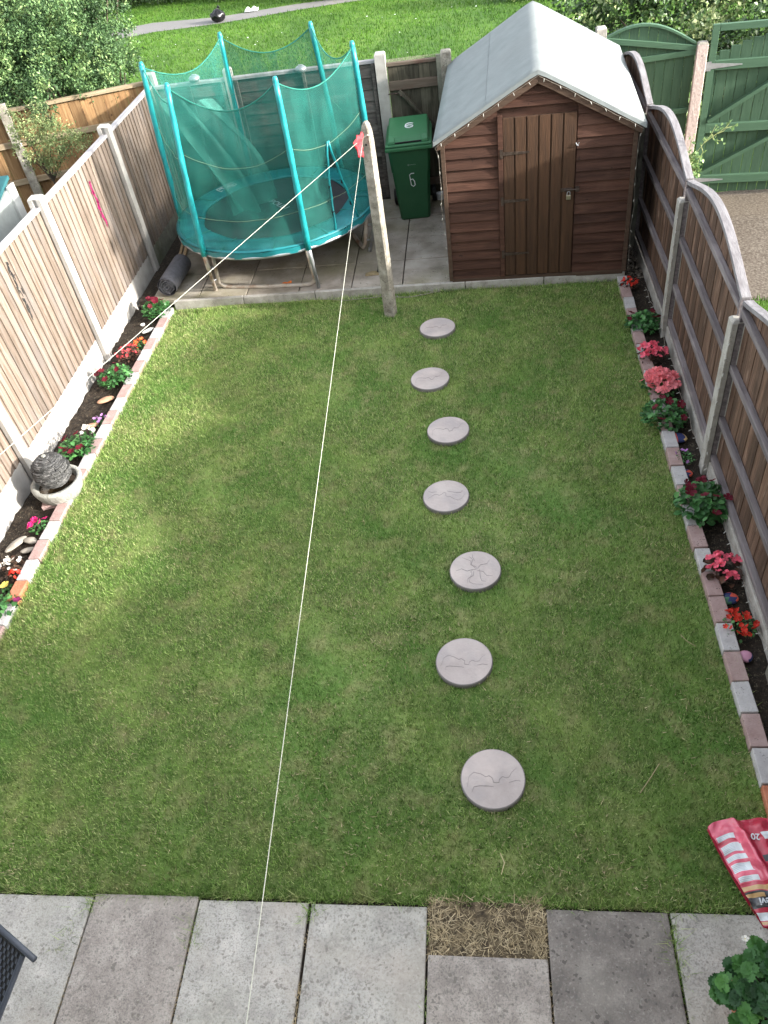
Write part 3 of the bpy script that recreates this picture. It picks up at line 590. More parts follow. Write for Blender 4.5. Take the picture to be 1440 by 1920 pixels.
for i in range(4):
    o = MB().box(PL[i] + .05, PL[i + 1] - .05, -.022, .022, -.2, GT - .004, .5).build('gravel_board', m_concw if i < 3 else m_concdark, bevel=.004, loc=(LFX, 0, 0)); 
    o.data.transform(Matrix.Rotation(R(90), 4, 'Z')); 
    tag(o, gb_lab[i], 'gravel board', 'gravel boards of the left fence')

# right fence: bow-topped panels seen from their railed side
PR = [(1.645, .92), (1.665, 2.84), (1.68, 4.79), (1.725, 6.78), (1.725, 8.72), (1.725, 10.62)]
FX = .035
pr_lab = [None, 'mossy concrete post at the right edge, beyond the orange-red flowers', 'pale concrete post above the dark red petunias, strung with tiny lights', 'pale concrete post in the middle of the right fence, above the leafy petunia', 'greenish concrete post squeezed beside the shed corner', 'concrete post at the far end of the right fence']
for i, (x, y) in enumerate(PR):
    if pr_lab[i] is None: continue
    h_post('fence_post', pr_lab[i], x + .02, y, -.35, [1.35, 1.35, 1.35, 1.33, 1.4, 1.4][i], m_concdark if i in (4,) else m_concold if i in (1, 5) else m_conc, R(90), 'concrete posts of the right fence', w=.1, d=.12)
def bow_panel(lab, a, c, arch=.2):
    ax, ay = a; cx, cy = c; L = math.hypot(cx - ax, cy - ay); ang = math.atan2(cy - ay, cx - ax)
    t = thing('bow_top_panel', lab, 'fence panel', (ax + FX, ay, 0), ang, 'bow-topped panels of the right fence')
    zb = .13; zc = 1.47
    top = lambda x: zc + arch * math.sin(math.pi * min(1, max(0, (x - .02) / (L - .04)))) ** 1.15
    b = MB(); n = 19; x0 = .04; wd = (L - .08) / n
    for k in range(n):
        xa, xb = x0 + k * wd, x0 + (k + 1) * wd + .01; tt = rng.random()
        off = .004 * (k % 2)
        b.hexa([(xa, -.022 - off, zb), (xb, -.022 - off, zb), (xb, -.01 - off, zb), (xa, -.01 - off, zb), (xa, -.022 - off, top(xa) - .012), (xb, -.022 - off, top(xb) - .012), (xb, -.01 - off, top(xb) - .012), (xa, -.01 - off, top(xa) - .012)], tt)
    b.build('boards', m_wright, t)
    # capping that follows the bow
    b = MB(); K = 18; pts = [(.02 + (L - .04) * k / K, 0, top(.02 + (L - .04) * k / K)) for k in range(K + 1)]
    b2 = []
    for (x, _, z) in pts: b2 += [(x, -.035, z - .015), (x, .028, z - .015), (x, .028, z + .017), (x, -.035, z + .017)]
    fc = []
    for k in range(K):
        o_ = k * 4
        for q in range(4): fc.append((o_ + q, o_ + (q + 1) % 4, o_ + 4 + (q + 1) % 4, o_ + 4 + q))
    fc += [(3, 2, 1, 0), (K * 4, K * 4 + 1, K * 4 + 2, K * 4 + 3)]
    b.add(b2, fc, .8); b.build('bow_capping', m_wcapr, t, bevel=.003)
    for z in (zb + .035, .53, .98, zc - .06):
        o = MB().box(.045, L - .045, -.009, .032, z - .024, z + .024, rng.random()).build('rail', m_wrail, t, bevel=.003)
    MB().box(.02, .045, -.03, .03, zb, zc, .5).build('end_batten', m_wrail, t, bevel=.002)
    MB().box(L - .045, L - .02, -.03, .03, zb, zc, .5).build('end_batten', m_wrail, t, bevel=.002)
    return t
bl = ['nearest bow-topped brown panel, running off the right edge', 'bow-topped brown panel between the two posts above the red and pink flowers', 'bow-topped brown panel above the pink impatiens, with silvered rails', 'bow-topped brown panel just in front of the shed corner', 'furthest bow-topped brown panel, half hidden by the shed roof']
for i in range(5): bow_panel(bl[i], PR[i], PR[i + 1])
for i in range(5):
    (ax, ay), (cx, cy) = PR[i], PR[i + 1]
    o = MB().beam((ax + .02, ay + .05, -.03), (cx + .02, cy - .05, -.03), .045, .3, tint=.5).build('gravel_board', m_conc, bevel=.004)
    tag(o, ['nearest', 'second nearest', 'middle', 'second furthest', 'furthest'][i] + ' concrete gravel board under the right fence', 'gravel board', 'gravel boards of the right fence')

# back fence: dark horizontal lap panels, posts, garden gate
YB = 10.55
def lap_panel(lab, x0, x1, z1=1.74):
    t = thing('lap_panel', lab, 'fence panel', (x0, YB, 0), 0, 'dark lap panels of the back fence'); L = x1 - x0
    b = MB(); z = -.05
    while z < z1 - .05:
        h = .135; zt = min(z + h + .02, z1 - .02); wv = rng.uniform(-.006, .006)
        b.hexa([(0, -.03, z + wv), (L, -.03, z - wv), (L, -.018, z), (0, -.018, z), (0, -.012, zt), (L, -.012, zt), (L, -.002, zt), (0, -.002, zt)], rng.random()); z += h
    b.build('lap_boards', m_wback, t)
    MB().box(-.01, L + .01, -.045, .03, z1 - .02, z1 + .015, .5).build('capping_rail', m_wcap, t, bevel=.004)
    for xx in (.03, L / 2, L - .03): MB().box(xx - .02, xx + .02, -.055, -.031, .1, z1 - .022).build('batten', m_wback, t, bevel=.003)
    return t
lap_panel('dark lap panel at the left behind the trampoline', -4.02, -3.09)
lap_panel('dark lap panel behind the right half of the trampoline', -2.97, -1.19)
h_post('fence_post', 'pale post top rising behind the left of the trampoline net', -3.03, YB, -.3, 1.86, m_concw, 0, 'posts of the back fence')
h_post('gate_post', 'tall whitish concrete post beside the garden gate and green bin', -1.12, YB - .03, -.3, 1.83, m_concw, 0, 'posts of the back fence', w=.13, d=.12)
h_post('gate_post', 'weathered post at the shed side of the garden gate', -.33, YB - .02, -.3, 1.77, m_concold, 0, 'posts of the back fence', w=.13, d=.12)
h_post('fence_post', 'buff post top showing behind the right end of the shed roof', 1.50, YB + .1, -.3, 1.78, m_conc, 0, 'posts of the back fence', w=.12, d=.12)
for i, px in enumerate(((363, 146), (563, 128))):
    d = RM.T @ np.array([(px[0] - 720) / F_PX, (px[1] - 960) / F_PX, 1.]); tt = (YB - .07) / d[1]
    t = thing('fence_light', ['small round grey fence light on the left back panel, seen through the net', 'small round grey fence light on the dark panel behind the trampoline'][i], 'fence light', (d[0] * tt, YB - .05, H + d[2] * tt), 0, 'round lights on the back fence')
    b = MB(); b.lathe([(.0001, .02), (.05, .018), (.07, 0), (.07, -.03), (.05, -.045), (.0001, -.048)], 20); b.build('light_body', m_galv, t, smooth=True)
    MB().box(-.03, .03, .0, .03, -.05, .03, .5).build('bracket', m_galv, t, bevel=.003)
t = thing('garden_gate', 'dark weathered plank gate with a diagonal brace, behind the wheelie bin', 'gate', (-1.045, YB - .02, 0))
b = MB()
for k in range(5):
    b.box(.0 + k * .128, .127 + k * .128, -.012 - .003 * (k % 2), .012, .0, 1.66 + rng.uniform(-.004, .004))
b.build('planks', m_wgate, t, bevel=.002)
MB().box(-.01, .64, -.03, .03, 1.665, 1.70, .5).build('capping_rail', m_wgaterail, t, bevel=.004)
for z in (.25, 1.45): MB().box(.0, .635, -.05, -.0125, z - .05, z + .05).build('ledge', m_wgaterail, t, bevel=.004)
MB().beam((.12, -.033, 1.395), (.58, -.033, .85), .035, .09, up=(0, 1, 0)).build('brace', m_wgate, t, bevel=.003)
o = MB().tube([(-.02, -.066, 1.37), (.16, -.066, 1.37)], .007, 8).tube([(.13, -.066, 1.37), (.135, -.09, 1.35), (.15, -.085, 1.33)], .006, 6).build('bolt', m_iron, t)
MB().box(.6, .655, -.06, -.02, .1, 1.74, .5).build('hanging_stile', m_concdark, t, bevel=.003)
b = MB()
for k in range(60): b.tube([(-.0 + k * .0108, .02, 1.70), (-.0 + k * .0108, .025, 1.735)], .002, 4)
b.build('spike_strip', m_wire, t)

# neighbour's tall closeboard fence beyond the left fence
A_ = np.array([-7.4, 9.98]); B_ = np.array([-4.28, 10.95]); LN = float(np.hypot(*(B_ - A_))); an = math.atan2(B_[1] - A_[1], B_[0] - A_[0])
t = thing('closeboard_fence', 'honey-brown closeboard fence with rails, beyond the left fence under the shrub', 'fence', (A_[0], A_[1], 0), an)
b = MB(); k = 0; x = 0
while x < LN:
    b.box(x, x + .146, -.01 - .004 * (k % 2), .01 - .004 * (k % 2), -.3, 1.68 + rng.uniform(-.004, .004)); x += .15; k += 1
b.build('boards', m_wneigh, t, bevel=.002)
for z in (.85, 1.32): MB().box(0, LN, -.06, -.0145, z - .035, z + .035, .5).build('rail', m_wneighrail, t, bevel=.004)
MB().box(0, LN, -.05, .03, 1.69, 1.73, .5).build('capping_rail', m_wneighrail, t, bevel=.004)
u = (gp(10, 200, 1.75)[0] - A_[0]) / (B_[0] - A_[0])
q = A_ + (B_ - A_) * u
o = MB().box(-.055, .055, -.14, -.065, -.3, 1.82, .5).build('concrete_post', m_concold, t, bevel=.006); o.location = (u * LN, 0, 0)
# neighbour's small outbuilding: grey side wall with a teal roof
t = thing('neighbour_shed', 'grey-sided lean-to with a teal roof beyond the left fence', 'shed', (-5.0, 6.2, 0))
MB().add([(0, 0, -.1), (0, 1.95, -.1), (0, 1.95, 1.57), (0, 0, 1.02), (-1.3, 0, -.1), (-1.3, 1.95, -.1), (-1.3, 1.95, 1.57), (-1.3, 0, 1.02)], [(0, 1, 2, 3), (7, 6, 5, 4), (1, 5, 6, 2), (4, 0, 3, 7), (3, 2, 6, 7), (5, 1, 0, 4)], .5).build('wall', plain('grey_render', (.3, .33, .32), rough=.8, scale=5), t, bevel=.005)
MB().box(.0, .03, 1.84, 1.98, -.1, 1.575, .5).build('corner_trim', plain('pale_trim', (.4, .42, .41)), t, bevel=.004)
b = MB(); b.hexa([(-1.35, -.06, 1.0), (-.02, -.06, 1.0), (-.02, 2.03, 1.6), (-1.35, 2.03, 1.6), (-1.35, -.06, 1.04), (-.02, -.06, 1.04), (-.02, 2.03, 1.64), (-1.35, 2.03, 1.64)], .5); b.build('roof', mat('teal_roof', [(.01, .06, .07, 1), (.02, .1, .11, 1)], scale=6, tint=.05), t, bevel=.01)

# green fence panel, gate and post beyond the right fence
G0 = np.array([1.62, 10.72]); gang = -.13
def gx(u): return (G0[0] + u * math.cos(gang), G0[1] + u * math.sin(gang))
t = thing('green_bow_panel', 'green bow-topped fence panel behind the shed', 'fence panel', (G0[0], G0[1], 0), gang)
L = .98; zc = 1.5
tp = lambda x: zc + .24 * math.sin(math.pi * min(1, max(0, (x + .28) / (L + .28))))
b = MB(); n = 9
for k in range(-1, n):
    xa, xb = k * L / n + .002, (k + 1) * L / n - .002
    b.hexa([(xa, -.01, ZG), (xb, -.01, ZG), (xb, .01, ZG), (xa, .01, ZG), (xa, -.01, tp(xa) - .01), (xb, -.01, tp(xb) - .01), (xb, .01, tp(xb) - .01), (xa, .01, tp(xa) - .01)])
b.build('boards', m_green, t, bevel=.002)
b = MB(); K = 12; 
for k in range(K):
    xa, xb = -.1 + (L + .1) * k / K, -.1 + (L + .1) * (k + 1) / K
    b.hexa([(xa, -.035, tp(xa) - .01), (xb, -.035, tp(xb) - .01), (xb, .03, tp(xb) - .01), (xa, .03, tp(xa) - .01), (xa, -.035, tp(xa) + .015), (xb, -.035, tp(xb) + .015), (xb, .03, tp(xb) + .015), (xa, .03, tp(xa) + .015)], .8)
b.build('bow_capping', m_greenr, t)
for z0_, z1_ in ((1.62, 1.46), (1.34, 1.42), (.74, .78), (.06, .08)): MB().beam((-.1, -.03, z0_), (L, -.03, z1_), .04, .06).build('rail', m_greenr, t, bevel=.003)
gpx = gx(1.05)
t = thing('gate_post', 'speckled pinkish concrete post between the green panel and the green gate', 'gate post', (gpx[0], gpx[1] - .03, 0), gang)
MB().box(-.06, .06, -.06, .06, ZG - .1, 1.5, .5).build('shaft', mat('pink_aggregate', [(.42, .34, .31, 1), (.55, .47, .43, 1)], scale=30, spots=(60, .4, (.25, .2, .18, 1)), bump=.6), t, bevel=.006)
MB().hexa([(-.06, -.06, 1.502), (.06, -.06, 1.502), (.06, .06, 1.502), (-.06, .06, 1.502), (-.04, -.04, 1.52), (.04, -.04, 1.52), (.04, .04, 1.52), (-.04, .04, 1.52)], .3).build('post_top', m_concold, t)
g1 = gx(1.14)
t = thing('green_gate', 'tall green boarded gate with diagonal braces and a long steel hinge', 'gate', (g1[0], g1[1], ZG), gang)
W = 1.75; HT = 2.02
b = MB(); n = 15
for k in range(n):
    xa, xb = k * W / n + .003, (k + 1) * W / n - .003; zt = 1.66 + .22 * math.sin(math.pi * min(1, (k + .5) / n * 1.1)) 
    b.box(xa, xb, -.008, .008, .07, zt)
b.build('boards', m_green, t, bevel=.002)
for nm, x0, x1, z0, z1 in (('stile', 0, .075, .07, HT), ('stile', W - .075, W, .07, HT), ('top_rail', .078, W - .078, HT - .07, HT), ('rail', .078, W - .078, 1.54, 1.64), ('rail', .078, W - .078, .83, .93), ('rail', .078, W - .078, .2, .3)):
    MB().box(x0, x1, -.06, -.0085, z0, z1, .5).build(nm, m_greenr, t, bevel=.003)
MB().beam((.09, -.034, .96), (.98, -.034, 1.53), .045, .09, up=(0, 1, 0), tint=.5).build('brace', m_greenr, t, bevel=.003)
MB().beam((.09, -.034, .33), (.98, -.034, .82), .045, .09, up=(0, 1, 0), tint=.5).build('brace', m_greenr, t, bevel=.003)
for z in (1.59, .25):
    MB().prismy([(-.015, z - .035), (.38, z - .006), (.38, z + .006), (-.015, z + .035)], -.066, -.061, .5).box(-.03, .035, -.07, -.0665, z - .05, z + .05, .5).build('strap_hinge', m_galv, t)

# ------------------------------------------------------------------ garden shed
SX, SY, SA = -.33, 8.03, -.045
SW, SD = 1.82, 2.42; ZE, ZR = 1.60, 2.11; ZB = .07
t = shed = thing('garden_shed', 'brown clad wooden garden shed with a pale grey-green felt roof', 'shed', (SX, SY, 0), SA)
def roofz(x): return ZE + (ZR - ZE) * (1 - abs(x - SW / 2) / (SW / 2))
DX0, DX1, DZ = .585, 1.275, 1.745
b = MB(); z = ZB + .05; bh = .107
while z < ZR - .02:
    z1 = min(z + bh, ZR - .005)
    segs = [(0, DX0 - .055), (DX1 + .012, SW)] if z1 < DZ + .05 else [(0, SW)]
    if z < DZ + .01 < z1: segs = [(0, DX0 - .055), (DX1 + .012, SW)]; 
    for x0, x1 in segs:
        # clip by the roof line
        lim = lambda zz: (0, SW) if zz <= ZE else (SW / 2 * (zz - ZE) / (ZR - ZE), SW - SW / 2 * (zz - ZE) / (ZR - ZE))
        a0, a1 = lim(z); c0, c1 = lim(z1 + .012 if z1 < ZR - .03 else z1)
        p0, p1, q0, q1 = max(x0, a0), min(x1, a1), max(x0, c0), min(x1, c1)
        if p1 - p0 < .02: continue
        j0, j1 = rng.uniform(-.003, .003), rng.uniform(-.003, .003)
        tt = rng.random(); q1 = max(q1, q0 + .002)
        b.hexa([(p0, -.034, z + j0), (p1, -.034, z + j1), (p1, -.004, z), (p0, -.004, z), (q0, -.010, z1 + .012), (q1, -.010, z1 + .012), (q1, -.003, z1 + .012), (q0, -.003, z1 + .012)], tt)
    z = z1
b.build('front_cladding', m_shed, t)
b = MB(); z = ZB + .05
while z < ZE:
    z1 = min(z + bh, ZE + .02)
    b.hexa([(-.026, .0, z), (-.004, .0, z), (-.004, SD, z), (-.026, SD, z), (-.01, 0, z1 + .01), (-.003, 0, z1 + .01), (-.003, SD, z1 + .01), (-.01, SD, z1 + .01)])
    b.hexa([(SW + .004, .0, z), (SW + .026, .0, z), (SW + .026, SD, z), (SW + .004, SD, z), (SW + .003, 0, z1 + .01), (SW + .01, 0, z1 + .01), (SW + .01, SD, z1 + .01), (SW + .003, SD, z1 + .01)]); z = z1
b.build('side_cladding', m_shed, t)
MB().prismy([(0, ZB), (SW, ZB), (SW, ZE), (SW / 2, ZR - .01), (0, ZE)], .0, SD, .1).build('shed_body', m_shed, t)
for x0, x1 in ((-.03, .012), (SW - .012, SW + .03)): MB().box(x0, x1, -.045, -.0275, ZB + .03, ZE + .0, .5).build('corner_strip', m_fascia, t, bevel=.003)
MB().box(.0, SW, -.035, -.002, ZB + .0, ZB + .05, .5).build('floor_bearer', m_fascia, t, bevel=.003)
MB().box(DX0 - .053, DX0 - .006, -.045, -.005, ZB + .05, DZ + .025, .5).build('door_frame', m_shed, t, bevel=.003)
# door
b = MB(); n = 6; wd = (DX1 - DX0) / n
b.box(DX0, DX1, -.03, -.006, ZB + .06, DZ, .2)
for k in range(n): b.box(DX0 + k * wd + .0, DX0 + (k + 1) * wd - (.016 if k < n - 1 else 0), -.042, -.0305, ZB + .06, DZ + .0)
door = b.build('door', m_door, t, bevel=.002)
for z in (1.42, .95, .38):
    MB().prismy([(DX0 - .005, z - .017), (DX0 + .25, z - .009), (DX0 + .25, z + .009), (DX0 - .005, z + .017)], -.048, -.0425, .5).box(DX0 - .035, DX0 - .007, -.05, -.0455, z - .045, z + .045, .5).build('hinge', m_iron, door)
MB().box(DX1 - .13, DX1 - .02, -.05, -.0425, 1.005, 1.04, .5).tube([(DX1 - .1, -.058, 1.024), (DX1 + .05, -.058, 1.024)], .008, 8).box(DX1 + .015, DX1 + .05, -.062, -.027, 1.0, 1.045, .5).build('bolt', m_iron, door, bevel=.001)
MB().box(DX1 - .075, DX1 - .03, -.072, -.052, .93, .975, .5).build('padlock', m_brass, door, bevel=.004)
MB().tube([(DX1 - .067, -.062, .975), (DX1 - .067, -.062, .995), (DX1 - .06, -.062, 1.008), (DX1 - .045, -.062, 1.008), (DX1 - .038, -.062, .995), (DX1 - .038, -.062, .975)], .0035, 6).build('shackle', m_galv, door)
MB().tube([(DX1 + .0, -.05, 1.47), (DX1 + .01, -.06, 1.45), (DX1 + .02, -.05, 1.44), (DX1 + .03, -.045, 1.47)], .005, 6).build('hook_and_eye', m_galv, door)
# roof: two felted slopes with a soft ridge, overhanging the front
ov = .085; th = .022; ex = .09
sl_ = (ZR - ZE) / (SW / 2)
def roof_pt(s, y, up=0):   # s in [-1,1] across
    x = SW / 2 + s * (SW / 2 + ex); d_ = abs(s) * (SW / 2 + ex)
    z = ZR + .03 - sl_ * math.sqrt(d_ * d_ + .0004) + .012 + .003 * math.sin(y * 5 + s * 4) * (1 - abs(s))
    return (x, y, z + up)
b = MB(); NX, NY = 26, 30
b.grid(lambda u, v: roof_pt(-1 + 2 * u, -ov + (SD + 2 * ov) * v + .004 * math.sin(u * 19), th - .012 * (v < .02)), NX, NY, .5)
o = b.build('felt_roof', m_felt, t, smooth=True, solid=.012, solidoff=-1)
b = MB()
b.grid(lambda u, v: roof_pt(-1 + 2 * u, -ov + .02 + (SD + 2 * ov - .04) * v, .004), 2, 1, .1)
b.build('roof_boards', m_shed, t, solid=.012, solidoff=-1)
# felt turned down over the front edge and eaves
b = MB()
b.grid(lambda u, v: (lambda p: (p[0], p[1] - .004 * v, p[2] - .038 * v))(roof_pt(-1 + 2 * u, -ov, th - .013)), NX, 1, .3)
for s in (-1, 1):
    b.grid(lambda u, v: (lambda p: (p[0] + s * .006 * v, p[1], p[2] - .05 * v + .006 * math.sin(u * 40) * v))(roof_pt(s, -ov + (SD + 2 * ov) * u, th - .004)), 20, 1, .5)
b.build('felt_edge', m_felt, t, solid=.005)
# seam of overlapping felt on the left slope
MB().grid(lambda u, v: roof_pt(-.49 + .004 * v, -ov + (SD + 2 * ov) * u, th + .003), 20, 1, .3).build('felt_seam', m_felt, t, solid=.002)
# barge boards
for s, lab in ((-1, 0), (1, 1)):
    xa = SW / 2 + s * .0; xb = SW / 2 + s * (SW / 2 + .06)
    za, zb_ = roof_pt(0, 0)[2] - .012, roof_pt(s * (SW / 2 + .06) / (SW / 2 + ex), 0)[2] - .012
    o = MB().prismy([(xa, za), (xb, zb_), (xb, zb_ - .085), (xa, za - .095)] if s > 0 else [(xb, zb_), (xa, za), (xa, za - .095), (xb, zb_ - .085)], -ov + .006 + .001 * s, -ov + .026 + .001 * s, .4).build('barge_board', m_fascia, t, bevel=.003)
# string lights on the shed
def string_lights(lab, pts, step, r=.0035, drop=.02, loc=(0, 0, 0), rotz=0, hang=(0, -.2, -1), br=.0042):
    t = thing('string_lights', lab, 'string lights', loc, rotz, 'tiny pale string lights')
    P_ = [Vector(p) for p in pts]; MB().tube(P_, r, 5, .5, cap=False).build('wire', m_wire, t)
    me = MB().lathe([(.0001, .0), (br, .003), (br * .9, .016), (.0001, .022)], 6).mesh('bulb', m_bulb, True)
    d = 0; nx_ = step / 2; cnt = 0
    for a_, c_ in zip(P_[:-1], P_[1:]):
        L = (c_ - a_).length
        while d + L > nx_ and cnt < 90:
            p = a_.lerp(c_, (nx_ - d) / L); o = bpy.data.objects.new('bulb', me); COL.objects.link(o); o.parent = t; o.location = p
            o.rotation_euler = (Vector(hang) + Vector((rng.uniform(-.5, .5), rng.uniform(-.3, .3), rng.uniform(-.4, .4)))).to_track_quat('Z', 'Y').to_euler(); o.scale = (1, 1, 1.5)
            nx_ += step; cnt += 1
        d += L
    return t
pts = []
K = 14
for k in range(K + 1):
    s = -1 + 2 * k / K; s *= .985
    p = roof_pt(s, 0); pts.append((p[0], -ov - .004, p[2] - .045 + (.006 if k % 2 else -.004)))
down_l = [(-.05, -.055, z + rng.uniform(-.01, .01)) for z in np.linspace(1.45, .12, 9)]; down_r = [(SW + .045, -.05, z) for z in np.linspace(1.5, .12, 9)]
down_l = [(x + rng.uniform(-.008, .008), y, z) for x, y, z in down_l]; down_r = [(x + rng.uniform(-.01, .01), y, z) for x, y, z in down_r]
string_lights('string of tiny pale lights along the shed gable and down its corners', down_l[::-1] + pts + down_r, .16, .0013, loc=(SX, SY, 0), rotz=SA, br=.0034)
# strings along the right fence posts and low rail, and along the kerb
for i in (2, 3):
    x, y = PR[i]; pts = [(x - .035 + rng.uniform(-.004, .004), y - .06, z) for z in np.linspace(1.25, .1, 8)]
    string_lights(['', '', 'tiny lights down the pale post above the dark red petunias', 'tiny lights down the middle post of the right fence'][i], pts, .12, .0018, hang=(-.6, -.8, -.3), br=.0045)
pts = [(1.655 + .02 * (y_ > 6) + rng.uniform(-.008, .004), y_, .08 + rng.uniform(-.02, .03)) for y_ in np.linspace(2.95, 7.6, 34)]
string_lights('tiny lights trailing along the foot of the right fence', pts, .13, .0018, hang=(-1, -.2, -.2), br=.004)
pts = [gp(px, py, .015) for px, py in ((556, 557), (575, 562), (615, 561), (650, 563), (690, 559), (715, 556), (735, 557), (770, 557), (800, 551), (825, 545), (850, 535))]
string_lights('thin string of tiny lights lying along the kerb at the back of the lawn', pts, .13, .004, hang=(0, -.3, 1), br=.006)

# ------------------------------------------------------------------ trampoline
TC = (-2.42, 9.13); TR = 1.19; TZ = .66
t = tramp = thing('trampoline', 'round teal trampoline with six sleeved poles and a sagging green safety net', 'trampoline', (TC[0], TC[1], .07))
tz = TZ - .07
tops = [gp(265, 122, 2.3), gp(412, 66, 2.3), gp(582, 46, 2.3), gp(660, 83, 2.3), gp(516, 150, 2.3), gp(313, 162, 2.3)]
PT = [Vector((p[0] - TC[0], p[1] - TC[1], 2.23)) for p in tops]
ang = [math.atan2(p.y, p.x) for p in PT]
PBm = [Vector((1.235 * math.cos(a), 1.235 * math.sin(a), tz - .06)) for a in ang]     # where the sleeve ends, outside the rim
feet = [Vector((1.09 * math.cos(a), 1.09 * math.sin(a), .02)) for a in ang]
fp = gp(405, 545, .07); feet[5] = Vector((fp[0] - TC[0], fp[1] - TC[1], .02)); fp = gp(598, 540, .07); feet[4] = Vector((fp[0] - TC[0], fp[1] - TC[1], .02))
for i in range(6):
    a = PBm[i]; c = PT[i]; K = 10
    pts = [a.lerp(c, k / K) for k in range(K + 1)]
    d_ = Vector((math.cos(ang[i]), math.sin(ang[i]), 0))
    pts = [p + d_ * .02 * math.sin(math.pi * k / K) for k, p in enumerate(pts)]
    MB().tube(pts, [.034 - .006 * (k / K) + .003 * math.sin(k * 2.7 + i) for k in range(K + 1)], 12, .5).build('pole_sleeve', m_teal, t, smooth=True)
    MB().lathe([(.0001, .035), (.02, .03), (.028, .0), (.028, -.02)], 12, c=tuple(PT[i])).build('pole_cap', m_teal, t, smooth=True)
    lo = feet[i] + (a - feet[i]) * .0
    m_ = a + (a - feet[i]).normalized() * .02
    MB().tube([m_, feet[i].lerp(a, .62), feet[i].lerp(a, .6), feet[i] + Vector((0, 0, .0))], [.026, .026, .021, .021], 10, .5).tube([feet[i] + Vector((0, 0, -.015)), feet[i] + Vector((0, 0, .03))], .022, 10, .1).build('pole_tube', m_galv if i != 5 else m_rust, t, smooth=True)
    for f_ in (.62, .25):
        p = feet[i].lerp(a, f_); 
        MB().tube([p - d_ * .07, p + d_ * .02], .012, 8, .2).build('clamp', m_galv, t)
# three U shaped leg frames
for i, j in ((4, 5), (0, 1), (2, 3)):
    def pin(k, z, r): 
        f_ = feet[k]; return Vector((f_.x * r, f_.y * r, z))
    A, B = pin(i, 0, .94), pin(j, 0, .94)
    a_, b_ = Vector((math.cos(ang[i]) * 1.12, math.sin(ang[i]) * 1.12, tz - .05)), Vector((math.cos(ang[j]) * 1.12, math.sin(ang[j]) * 1.12, tz - .05))
    dA = (B - A).normalized(); mid = (A + B) / 2; bow = Vector((-mid.x, -mid.y, 0)).normalized() * -.02
    pts = [a_, a_.lerp(A, .8) , A + Vector((0, 0, .07)) + dA * .01, A + dA * .06 + Vector((0, 0, .03)), A + dA * .14 + Vector((0, 0, .018)), mid + bow + Vector((0, 0, .02)), B - dA * .14 + Vector((0, 0, .018)), B - dA * .06 + Vector((0, 0, .03)), B + Vector((0, 0, .07)) - dA * .01, b_.lerp(B, .8), b_]
    MB().tube(pts, .024, 10, .5).build('leg_frame', m_rust, t, smooth=True)
ring = [(1.2 * math.cos(2 * math.pi * k / 48), 1.2 * math.sin(2 * math.pi * k / 48), tz - .06) for k in range(49)]
MB().tube(ring, .02, 8, .5, cap=False).build('frame_ring', m_galv, t, smooth=True)
# mat, padding with a hanging skirt
b = MB(); b.lathe([(.89, tz - .005), (.6, tz - .01), (.3, tz - .013), (.0001, tz - .015)], 64); b.build('jumping_mat', m_mat, t, smooth=True)
b = MB()
def padp(u, v):
    a = u * 2 * math.pi; r = .88 + .33 * v + .012 * math.sin(a * 9) * (1 - v); wob = .008 * math.sin(a * 13 + v * 3) + .005 * math.sin(a * 31)
    return (r * math.cos(a), r * math.sin(a), tz + .012 * math.sin(v * math.pi) + wob * math.sin(v * math.pi) + .004)
b.grid(padp, 96, 6, .5); pad = b.build('safety_pad', m_pad, t, smooth=True, solid=.012)
b = MB(); b.grid(lambda u, v: ((1.215 + .006 * math.sin(u * 2 * math.pi * 24)) * math.cos(u * 2 * math.pi), (1.215 + .006 * math.sin(u * 2 * math.pi * 24)) * math.sin(u * 2 * math.pi), tz + .0 - .06 * v + .008 * math.sin(u * 60) * v), 96, 2, .2); b.build('pad_skirt', m_pad, t, smooth=True)
for k in range(12):
    a = 2 * math.pi * (k + .3) / 12
    MB().tube([(r * math.cos(a), r * math.sin(a), tz + .022) for r in (.88, 1.0, 1.1, 1.2)], .004, 5, .5).build('pad_seam', m_nethem, pad)
fr = gp(425, 352, TZ + .02); fr = Vector((fr[0] - TC[0], fr[1] - TC[1], tz + .03)); ra = math.atan2(fr.y, fr.x)
tx = Vector((-math.sin(ra), math.cos(ra), 0)); rd = Vector((math.cos(ra), math.sin(ra), 0))
b = MB()
for s0, s1, q0, q1 in ((-.13, .13, -.06, -.054), (-.13, .13, .054, .06), (-.13, -.124, -.06, .06), (.124, .13, -.06, .06), (-.1, .02, -.03, -.022), (-.1, .05, -.008, .0), (-.1, -.02, .015, .022), (.05, .1, -.02, .03)):
    P_ = [fr + tx * s + rd * q for s, q in ((s0, q0), (s1, q0), (s1, q1), (s0, q1))]; b.hexa([p - Vector((0, 0, .004)) for p in P_] + P_, .5)
b.build('warning_label', m_white, pad)
# lettering on the mat
def text_mesh(body, size, loc, rot, m, parent, name='lettering', ext=.0008, bold=0, sx=1):
    cu = bpy.data.curves.new(name, 'FONT'); cu.body = body; cu.size = size; cu.extrude = ext; cu.offset = bold; cu.align_x = 'CENTER'; cu.align_y = 'CENTER'; cu.resolution_u = 3
    tmp = bpy.data.objects.new('tmp_text', cu); COL.objects.link(tmp); dg = bpy.context.evaluated_depsgraph_get(); dg.update()
    me = bpy.data.meshes.new_from_object(tmp.evaluated_get(dg)); bpy.data.objects.remove(tmp)
    a = me.attributes.new('tint', 'FLOAT', 'FACE'); a.data.foreach_set('value', [.5] * len(me.polygons)); me.materials.clear(); me.materials.append(m)
    o = bpy.data.objects.new(name, me); COL.objects.link(o); o.parent = parent; o.location = loc; o.rotation_euler = rot; o.scale = (sx, 1, 1); return o
l0 = gp(498, 372, TZ); l1 = gp(548, 394, TZ); la = math.atan2(l1[1] - l0[1], l1[0] - l0[0])
